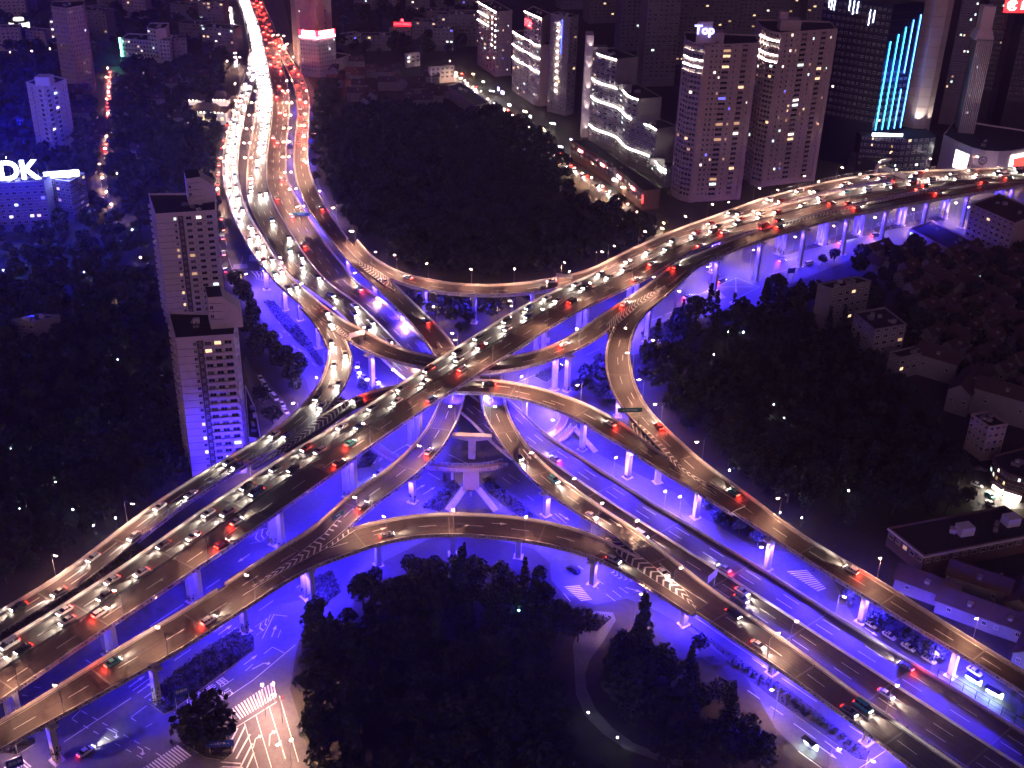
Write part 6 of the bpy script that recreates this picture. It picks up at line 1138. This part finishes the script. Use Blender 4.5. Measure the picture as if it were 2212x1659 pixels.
# sign gantry across the right viaduct
A, B = un('c1290,1085', 29), un('c1455,1150', 29); o = thing('sign_gantry', 'long sign gantry over the right viaduct seen from the back', 'gantry', ((A + B) / 2 * [1, 1, 0]) + [0, 0, 22.3]); d = B - A; rz = math.atan2(d[1], d[0]); L_ = np.hypot(*d[:2])
for s, w_ in ((-.28, .42), (.26, .42)): b = MB(); c = d * s; b.box((c[0], c[1], 6.6), (L_ * w_, .5, 2.2), rz); b.build('sign_panel', SPALE, o)
b = MB(); b.box((0, 0, 7.9), (L_, .5, .3), rz); b.box((0, 0, 5.4), (L_, .5, .3), rz); b.build('truss', STEEL, o)
for s in (-.5, .5): b = MB(); b.tube([(d[0] * s, d[1] * s, 0), (d[0] * s, d[1] * s, 8)], .25, .2, 6); b.build('post', STEEL, o)
def shelter(t, t2, label, pan=(1.0, 1.0)):
    A, B = un(t), un(t2); d = B - A; rz = math.atan2(d[1], d[0]); L_ = np.hypot(*d[:2]); o = thing('bus_shelter', label, 'bus shelter', A, rz)
    b = MB(); b.box((L_ / 2, 0, 2.7), (L_, 1.9, .14)); b.build('roof', GLASSD, o); b = MB(); [b.box((x, .7, 1.35), (.12, .12, 2.7)) for x in (.2, L_ / 2, L_ - .2)]; b.build('post', STEEL, o); b = MB(); b.box((L_ / 2, .3, .5), (L_ * .6, .4, .08)); b.build('bench', STEEL, o)
    for x in pan: b = MB(); b.box((x * L_, .72, 1.4), (1.5, .16, 1.9)); b.build('lit_panel', em('shelter_panel', (.75, 1, .95), 5), o); light('panel_light', 'POINT', (x * L_, -1, 1.6), 220, (.7, 1, .92), o, None, .4)
shelter('i1825,1085', 'i1915,1140', 'left lit bus shelter at the lower right', (.12, .5, .9)); shelter('i1950,1170', 'i2050,1225', 'right lit bus shelter at the lower right', (.2, .55, .95)); shelter('i770,1500', 'i850,1560', 'bus shelter with a green-white lit panel at the bottom right', (.2, .95))
rl = thing('guard_railing', 'dark tall guard railing along the lower right expressway edge', 'railing', un('i1640,1075', 6.5)); A = [un(t, 6.5) for t in ('i1645,1082', 'i1900,1235', 'i2212,1425', 'i2500,1600')]; A = resample(np.array(A), 4.0) - np.array(rl.location)
b = MB(); [b.box((q[0], q[1], 1.9), (.15, .15, 3.8)) for q in A]; b.strip(A + [0, 0, 3.7], A + [0, 0, 3.85]); b.strip(A + [0, 0, 2.2], A + [0, 0, 2.3]); b.build('posts_and_rails', DARKM, rl)
for key, s0, s1, sg, lab in (('WU', 60, 200, -1, 'tall steel fence on the outer edge of the ramp beside the pale tower'), ('RB', 300, 420, 1, 'noise fence on the outer edge of the far right ramp')):
    rr = ROADS[key]; k0, k1 = np.searchsorted(rr['s'], s0), np.searchsorted(rr['s'], s1); hh_ = abs(rr['h']); sd_ = math.copysign(1, float(np.dot(rr['n'][k0], [0, 1]))) 
    E = off(rr, sd_ * (hh_ - .1), .95)[k0:k1]; o = thing('noise_fence', lab, 'fence', E[0]); E = E - E[0]
    b = MB(); b.strip(E + [0, 0, 1.9], E + [0, 0, 2.05]); b.strip(E + [0, 0, .05], E + [0, 0, .15]); b.strip(E + [0, 0, .95], E + [0, 0, 1.02]); [b.box((q[0], q[1], q[2] + 1), (.14, .14, 2.0)) for q in E]; b.build('steel_frame', STEEL, o)
# ------------------------------------------------------------------ park lamps
PLP = MB(); PLP.tube([(0, 0, 0), (0, 0, 3.6)], .06, .05, 6); PLPm = PLP.mesh('post', [DARKM]); g_ = bmesh.new(); bmesh.ops.create_icosphere(g_, subdivisions=1, radius=.27); GLm = bpy.data.meshes.new('globe'); g_.to_mesh(GLm); GLm.materials.append(LAMPC); GLw = GLm.copy(); GLw.materials.clear(); GLw.materials.append(LAMPW); GLg = GLm.copy(); GLg.materials.clear(); GLg.materials.append(em('lamp_green', (.2, 1.0, .55), 50))
for grp, sp in (('in the dark park at the left', 'd762,672 d1020,655 d668,1015 d582,1140 d358,1467 d472,1645 d218,1297 d520,135 d545,105 g748,40 g606,88 d130,1640 d20,92 d68,1250'), ('in the right park', 'f293,492 f393,495 f487,583 f203,640 f590,966 f657,1048 f303,1390 f1077,1522 f1025,1227 i630,5 i773,40 f350,585'), ('in the large park', 'b1020,872 b883,1190 b707,1113 b1743,1378 b638,1512 b855,905 b625,1470'), ('on the path of the bottom park', 'h1600,1303 h1788,1463 h475,1655'), ('among the roofs at the upper left', 'a898,18 a1095,850 a1060,750 a1145,750 a1030,955 a960,1010 a757,1125 a857,1490 a1105,540 a1170,690 a810,765 a640,200 a810,148 a1125,900 a490,790 a1280,540 a1010,810 a40,1022 a20,490'), ('warm', 'a832,700 d503,1115 a65,340 a207,333 a322,320 a428,320 a547,317 a85,140 b230,430 d960,100 d765,245 d910,10 f96,382'), ('green', 'h970,655 h1150,640 d127,155')):
    for t in sp.split():
        P = un(t, 3.8); lab = {'warm': 'small warm lamp among dark trees and roofs', 'green': 'small green lit lamp among dark trees'}.get(grp, 'small white park lamp ' + grp)
        o = thing('park_lamp', lab, 'park lamp', (P[0], P[1], 0), 0, lab + 's'); link('post', PLPm, o); link('globe', GLw if grp == 'warm' else GLg if grp == 'green' else GLm, o, (0, 0, 3.9)); light('lamp_light', 'POINT', (0, 0, 4.5), 20 if grp == 'green' else 70, (1, .7, .4) if grp == 'warm' else (.2, 1, .5) if grp == 'green' else (.75, .9, 1), o, None, .3)
# lettering painted on the bus lanes
def gtext(s, t, t2, size):
    A, B = un(t, .045), un(t2, .045); d = B - A; text(s, PAINT, SM, Matrix.Translation((A[0], A[1], .045)) @ Matrix.Rotation(math.atan2(d[1], d[0]), 4, 'Z') @ Matrix.Diagonal((1, 1, .01, 1)), size, 'lane_lettering')
gtext('公交专用', 'g1345,1165', 'g1500,1068', 3.4); gtext('7-9', 'g1155,1305', 'g1180,1330', 2.2); gtext('16-19', 'g1180,1330', 'g1210,1355', 2.2); gtext('直行', 'g1450,1190', 'g1560,1120', 3.0); gtext('左转', 'e330,1390', 'e400,1345', 3.0)
# ------------------------------------------------------------------ trees
def crown_broad(seed, n=520, R=3.6, H=9.0, size=.55):
    rg = np.random.default_rng(seed); V, F, c = [], [], 0
    lobes = [((0, 0, H * .68), R * .75)] + [((math.cos(a) * R * .55, math.sin(a) * R * .55, H * .52 + rg.uniform(-.8, 1.4)), R * rg.uniform(.42, .62)) for a in np.linspace(0, 6.28, 7)[:-1] + rg.uniform(0, .5)]
    for (C, r_) in lobes:
        k = int(n * r_ ** 2 / sum(q[1] ** 2 for q in lobes)); v, f = leaves(C, (r_, r_, r_ * .85), k, size, rg); V.append(v); F.append(f + c); c += len(v)
    return np.vstack(V), np.vstack(F)
def crown_cone(seed, n=520, R=2.6, H=14.0, size=.5):
    rg = np.random.default_rng(seed); z = rg.uniform(.08, 1, n) ** 1.0; rad = R * (1.02 - z) * (.7 + .3 * np.sin(z * 40)); a = rg.uniform(0, 6.28, n); P = np.column_stack([np.cos(a) * rad, np.sin(a) * rad, z * H]); v, f = leaves((0, 0, 0), (.35, .35, .35), n, size, rg); return v + np.repeat(P, 4, 0), f
def trunk(H, r0=.26, seed=0, cone=False):
    rg = random.Random(seed); b = MB(); b.tube([(0, 0, 0), (.1, .05, H * .3), (0, .1, H * (.9 if cone else .6))], r0, r0 * .35, 7)
    for k in range(0 if cone else 5): a = k * 1.25 + rg.uniform(0, .5); b.tube([(0, 0, H * (.25 + .05 * k)), (math.cos(a) * 1.0, math.sin(a) * 1.0, H * (.4 + .04 * k)), (math.cos(a) * 2.1, math.sin(a) * 2.1, H * (.55 + .04 * k))], r0 * .42, r0 * .12, 5)
    return b.mesh('trunk', [BARK])
TREES = dict(broad=[(rawmesh('crown', *crown_broad(10 + k, 560, 3.4 + .3 * k, 8.5 + k * .6), LEAF if k % 2 else LEAF2), trunk(8.5, .28, k)) for k in range(4)], cone=[(rawmesh('crown', *crown_cone(20 + k), LEAF), trunk(14, .24, k, True)) for k in range(2)])
ALLT = []
STP = [un(t)[:2] for t in [] ]
_stv = [np.array([v.co.x, v.co.y]) for v in st.data.vertices]; STREET = _stv
OTHERST = [[np.array([v.co.x, v.co.y]) for v in s.data.vertices] for s in (s2, s3, s4, s5, s6, pth, pt2, pt3)]
BFOOT = [(o.matrix_world.translation if False else o.location, o) for o in COL.objects if o.parent is None and o.get('category') in ('building', 'tower', 'temple')]
BBOX = []
for _, o in BFOOT:
    for c in o.children:
        if c.name.split('.')[0] in ('wall', 'core', 'ring_panel'):
            v = np.array([w.co for w in c.data.vertices])[:, :2] + np.array(o.location)[:2] + np.array(c.location)[:2]; BBOX.append((v.min(0) - 1, v.max(0) + 1))
def blocked(P, rad, H, street=True):
    for key, r in ROADS.items():
        k, d = near(key, P)
        if d < abs(r['h'][k]) + rad + .5 and r['C'][k, 2] - 2 < H: return True
    if street and inpoly(P, STREET): return True
    if any(inpoly(P, q) for q in OTHERST): return True
    if any(lo[0] - rad * .6 < P[0] < hi[0] + rad * .6 and lo[1] - rad * .6 < P[1] < hi[1] + rad * .6 for lo, hi in BBOX): return True
    return any((P[0] - q[0]) ** 2 + (P[1] - q[1]) ** 2 < 40 for q in HP)
KEEP = [[px(t) for t in q.split()] for q in ('h1440,860 h1540,700 h1600,620 h1790,640 h1800,720 h1700,880 h1640,980 h1610,1080 h1630,1180 h1700,1300 h1800,1400 h1950,1500 h2212,1590 h2212,1680 h2000,1620 h1800,1550 h1640,1440 h1530,1340 h1470,1200 h1460,1000', 'h1360,440 h1350,250 h2212,560 h2212,760 h2000,640 h1900,570 h1640,600 h1550,560', 'g1905,1050 g1940,700 g1990,620 g1600,700 g1500,1200 g1800,1400 g1940,1400 g1890,1150',
    'h-200,360 h200,250 h400,200 h750,170 h1000,185 h1200,210 h1540,285 h1800,370 h2212,620 h2212,-400 h-200,-400', 'i0,740 i150,850 i400,1050 i600,1400 i760,1560 i1100,1700 i1200,1400 i300,700')]
def hides(P, s, top=10.5):
    for dx, z in ((0, top), (0, 10.5), (0, 6), (-3.2, 6), (3.2, 6)):
        q = pr((P[0] + dx * s, P[1], z * s))
        if any(inpoly(q, k) for k in KEEP): return True
    return False
def grove(polys, n, dmin, where, group, kinds=('broad',), sc=(.65, 1.5)):
    poly = [un(t)[:2] for t in polys.split()]; A = np.array(poly); lo, hi = A.min(0), A.max(0); c = t = 0; loc = []
    while c < n and t < n * 14:
        t += 1; P = np.array([rng.uniform(lo[0], hi[0]), rng.uniform(lo[1], hi[1])]); s = rng.uniform(*sc)
        if not inpoly(P, poly) or not inview((P[0], P[1], 5), 60) or any((P[0] - q[0]) ** 2 + (P[1] - q[1]) ** 2 < dmin ** 2 for q in loc) or blocked(P, 2.6 * s, 9 * s) or hides(P, s, 15.5 if 'cone' in kinds else 10.5): continue
        loc.append(P); ALLT.append((P, s, rng.choice(kinds), where, group)); c += 1
grove('g1905,1050 g1960,700 h60,560 h160,360 h400,240 h1000,220 h1300,320 h1400,560 h1540,760 h1480,860 h1500,1150 h1600,1400 h1800,1560 h1800,1900 g2030,1900 g1980,1400', 190, 6.0, 'in the bottom park', 'trees of the bottom park', ('broad', 'broad', 'broad', 'cone'), (.65, 1.65))
grove('h1640,980 h1720,800 h1900,640 h2100,680 h2212,820 i150,980 i380,1160 i540,1400 i720,1540 i740,1700 h2000,1700 h1800,1440 h1650,1200', 70, 6.0, 'in the park at the bottom right', 'trees of the bottom right park', ('broad', 'broad', 'cone'), (.9, 1.6))
grove('f20,420 f300,400 f560,290 f870,250 f1000,520 f1300,820 f1600,1150 f1860,1480 f1850,1659 i1250,150 i600,-50 f300,1380 f0,1120 e1930,800 e1930,600', 230, 6.5, 'in the right park', 'trees of the right park', ('broad', 'broad', 'broad', 'cone'), (.8, 1.5))
grove('d0,250 d1000,200 d1060,800 d1150,1300 d1200,1480 d900,1640 g0,560 g-200,600', 240, 7.0, 'in the dark park at the left', 'trees of the left park', ('broad',), (.9, 1.5))
grove('a2212,1100 b0,800 b300,720 b700,780 b950,780 b1150,820 b1290,920 b1450,1110 b1590,1210 b1740,1320 b1870,1410 b1990,1520 b2060,1600 e1400,140 e900,170 e500,140 e250,0 b120,1540 b20,1420 a2130,1200 a2070,1000 a2060,620 a2160,560', 520, 6.5, 'in the large park', 'trees of the large park', ('broad',), (.9, 1.5))
grove('e430,290 e700,300 e1250,290 e900,470 e730,540 e600,420', 26, 6.0, 'between the ramps above the crossing', 'trees between the ramps above the crossing', ('broad',), (.7, 1.0))
grove('a0,400 a620,380 a640,1000 a600,1300 a780,1450 d1000,100 d1000,250 d0,250', 200, 7.5, 'among the roofs at the upper left', 'trees at the upper left')
grove('a800,460 a1480,440 a1440,800 a1370,1200 a1420,1600 d1480,100 d1440,0 a1400,1500 a950,1250 a950,1659 a800,1450 a700,1100', 230, 7.0, 'left of the expressway', 'trees left of the expressway')
grove('d1480,120 d1680,420 d1840,610 d1980,830 d1960,900 d1900,900 d1700,750 d1600,600 d1540,300', 34, 5.0, 'between the pale towers and the street', 'trees by the pale towers', ('broad',), (.7, 1.2))
grove('e1500,820 e1680,740 e1720,900 e1760,1000 e1640,960 e1500,890', 12, 5.0, 'inside the loop right of the crossing', 'trees inside the right loop', ('broad',), (.7, 1.0))
grove('i240,110 i480,215 i560,60 f0,1640 f200,1640', 10, 5, 'below the right ramp', 'trees below the right ramp', ('broad',), (.6, .9))
grove('i1150,720 i1600,1000 i1700,960 i1300,700', 14, 5, 'below the lower right ramp', 'trees below the lower right ramp', ('broad',), (.6, .85))
grove('b0,0 b880,0 b880,300 b680,380 b0,420 a2180,200', 110, 12, 'near the top edge', 'trees near the top edge'); grove('a0,0 a1450,0 a1450,400 a700,400 a0,380', 150, 12, 'near the top left', 'trees near the top left')
grove('f1100,0 f2212,0 f2212,1000 f1500,700 f1200,450', 90, 9, 'in the lanes at the right', 'trees in the lanes at the right')
for t, s, kd, lab in (('g1345,1560', 2.0, 'broad', 'big round tree on the corner island at the bottom left'), ('h1930,960', 1.9, 'cone', 'tall dark conifer at the tip of the bottom right park'), ('h1530,840', 1.2, 'broad', 'single tree beside the blue path entrance'), ('g2020,900', 1.3, 'cone', 'dark cypress at the corner of the bottom park'), ('g2090,960', 1.35, 'cone', 'second dark cypress at the corner of the bottom park'), ('g2160,1000', 1.4, 'cone', 'third dark cypress at the corner of the bottom park'), ('i110,900', .6, 'broad', 'small tree lit gold beside the lower verge'), ('d1700,960', .8, 'broad', 'small tree lit by a lamp near the parked cars'), ('d1770,1090', .9, 'broad', 'tree on the parking street near the ramp'), ('f900,60', .7, 'broad', 'leafy tree beside the bright shop at the right junction'), ('f980,40', .7, 'broad', 'second leafy tree beside the bright shop at the right junction'), ('f600,200', .7, 'broad', 'small tree on the corner of the right junction')):
    ALLT.append((un(t)[:2], s, kd, lab, None))
for k, y in enumerate((720, 810, 885, 965, 1060, 1150)): ALLT.append((un(f'a2042,{y+25}')[:2], .75, 'broad', f'small street tree lit gold right of the upper ramp, {ORD[k]} from the top', None))
for k, t in enumerate(('i240,110', 'i480,230', 'i1060,600', 'i1620,960')): ALLT.append((un(t)[:2], .75, 'broad', f'small tree glowing gold beside a lamp below the right ramp, {ORD[k]} from the left', None))
def tdist(q): return (0 if q[4] is None else 1, math.hypot(q[0][0], q[0][1]))
ALLT.sort(key=tdist); FV, FF, fc = [], [], 0
for k, (P, s, kd, where, grp) in enumerate(ALLT):
    if k < 296:
        cm, tm = TREES[kd][rng.randrange(len(TREES[kd]))]
        lab = where if grp is None else f'dark {"leafy tree" if kd == "broad" else "cone shaped tree"} {where}'
        o = thing('tree' if kd == 'broad' else 'conifer_tree', lab, 'tree', (P[0], P[1], 0), rng.uniform(0, 6.28), grp); o.scale = (s, s, s * rng.uniform(.9, 1.15)); link('trunk', tm, o); link('crown', cm, o)
    else:
        if kd == 'broad': v, f = leaves((0, 0, 0), (1, 1, .8), 150, .27, nrg); v = v * [3.6 * s, 3.6 * s, 3.8 * s] + [P[0], P[1], 6.0 * s]
        else: v, f = crown_cone(k, 150, 2.6, 14, .8); v = v * s + [P[0], P[1], 0]
        FV.append(v); FF.append(f + fc); fc += len(v)
if FV: tag(link('distant_trees', rawmesh('distant_trees', np.vstack(FV), np.vstack(FF), LEAF)), kind='stuff')
print('trees', len(ALLT))
# clipped round bushes on the verge
bm_ = [rawmesh('bush', *leaves((0, 0, .7), (.85, .85, .75), 90, .26, nrg), LEAF2)]; A = resample(np.array([un(t) for t in ('i330,985', 'i560,1120', 'i800,1300', 'i1000,1440', 'i1120,1540')]), 2.4)
for q in A: o = link('round_bush', bm_[0], None, (q[0], q[1], .14), rng.uniform(0, 6)); tag(o, 'clipped round bush in the row along the lower right verge', 'bush', 'round bushes along the lower right verge')
# under-tree gold lamps
# ------------------------------------------------------------------ people by the zebra crossings
CL = [('dark jacket', (.04, .04, .05)), ('white shirt', (.6, .6, .58)), ('red jacket', (.35, .04, .04)), ('grey coat', (.16, .16, .17)), ('blue jacket', (.05, .08, .25))]
for k, t in enumerate(('g1110,1505', 'g1165,1490', 'g1185,1510', 'g1215,1545', 'g1255,1580', 'g1660,1215', 'g1745,1230', 'g1835,1215', 'g1260,1545', 'i1890,1130', 'i2010,1215')):
    nm, cc = CL[k % 5]; me = PM[k % 3].copy(); me.materials.clear(); me.materials.append(mat('cloth_' + nm.replace(' ', '_'), cc, .9)); P = un(t); o = link('person', me, None, (P[0], P[1], .05), rng.uniform(0, 6.28)); tag(o, f'person in {nm} near the {"bottom left zebra crossings" if t[0] == "g" else "lit bus shelters"}, {ORD[k]} in line', 'person')
    hr = MB(); hr.tube([(0, 0, 1.66), (0, 0, 1.72), (0, 0, 1.80)], .105, .06, 8); hr.build('hair', DARKM, o)
# ------------------------------------------------------------------ night haze
def haze(dens=0.00014, col=(.80, .52, 1.0)):
    b = MB(); b.box((0, 2200, 140), (6100, 5700, 282)); o = b.build('haze', mat('haze_air', (1, 1, 1))); tag(o, kind='stuff')
    m = o.data.materials[0]; n = m.node_tree.nodes; l = m.node_tree.links; n.remove(n['Principled BSDF'])
    v = n.new('ShaderNodeVolumePrincipled'); v.inputs['Color'].default_value = (*col, 1); v.inputs['Density'].default_value = dens; v.inputs['Anisotropy'].default_value = 0.3
    l.new(v.outputs[0], n['Material Output'].inputs['Volume'])
haze()
for m_ in bpy.data.materials: m_.cycles.emission_sampling = 'NONE'   # every glowing part has a lamp of its own doing the lighting

# look-alikes get their place in the row
TENS = {2: 'twenty', 3: 'thirty', 4: 'forty'}
def ordw(k):
    if k < 20: return ORD[k]
    t, u = divmod(k + 1, 10); return TENS[t] + '-' + ORD[u - 1] if u else TENS[t][:-1] + 'ieth'
GR = {}
for o in COL.objects:
    if o.parent is None and o.get('label'): GR.setdefault(o['label'], []).append(o)
for lab, L_ in GR.items():
    if 1 < len(L_) <= 48 and L_[0].get('category') not in ('tree', 'bush'):
        L_.sort(key=lambda o: pr(o.location)[0])
        for k, o in enumerate(L_): o['label'] = lab + ', ' + ordw(k) + ' from left'
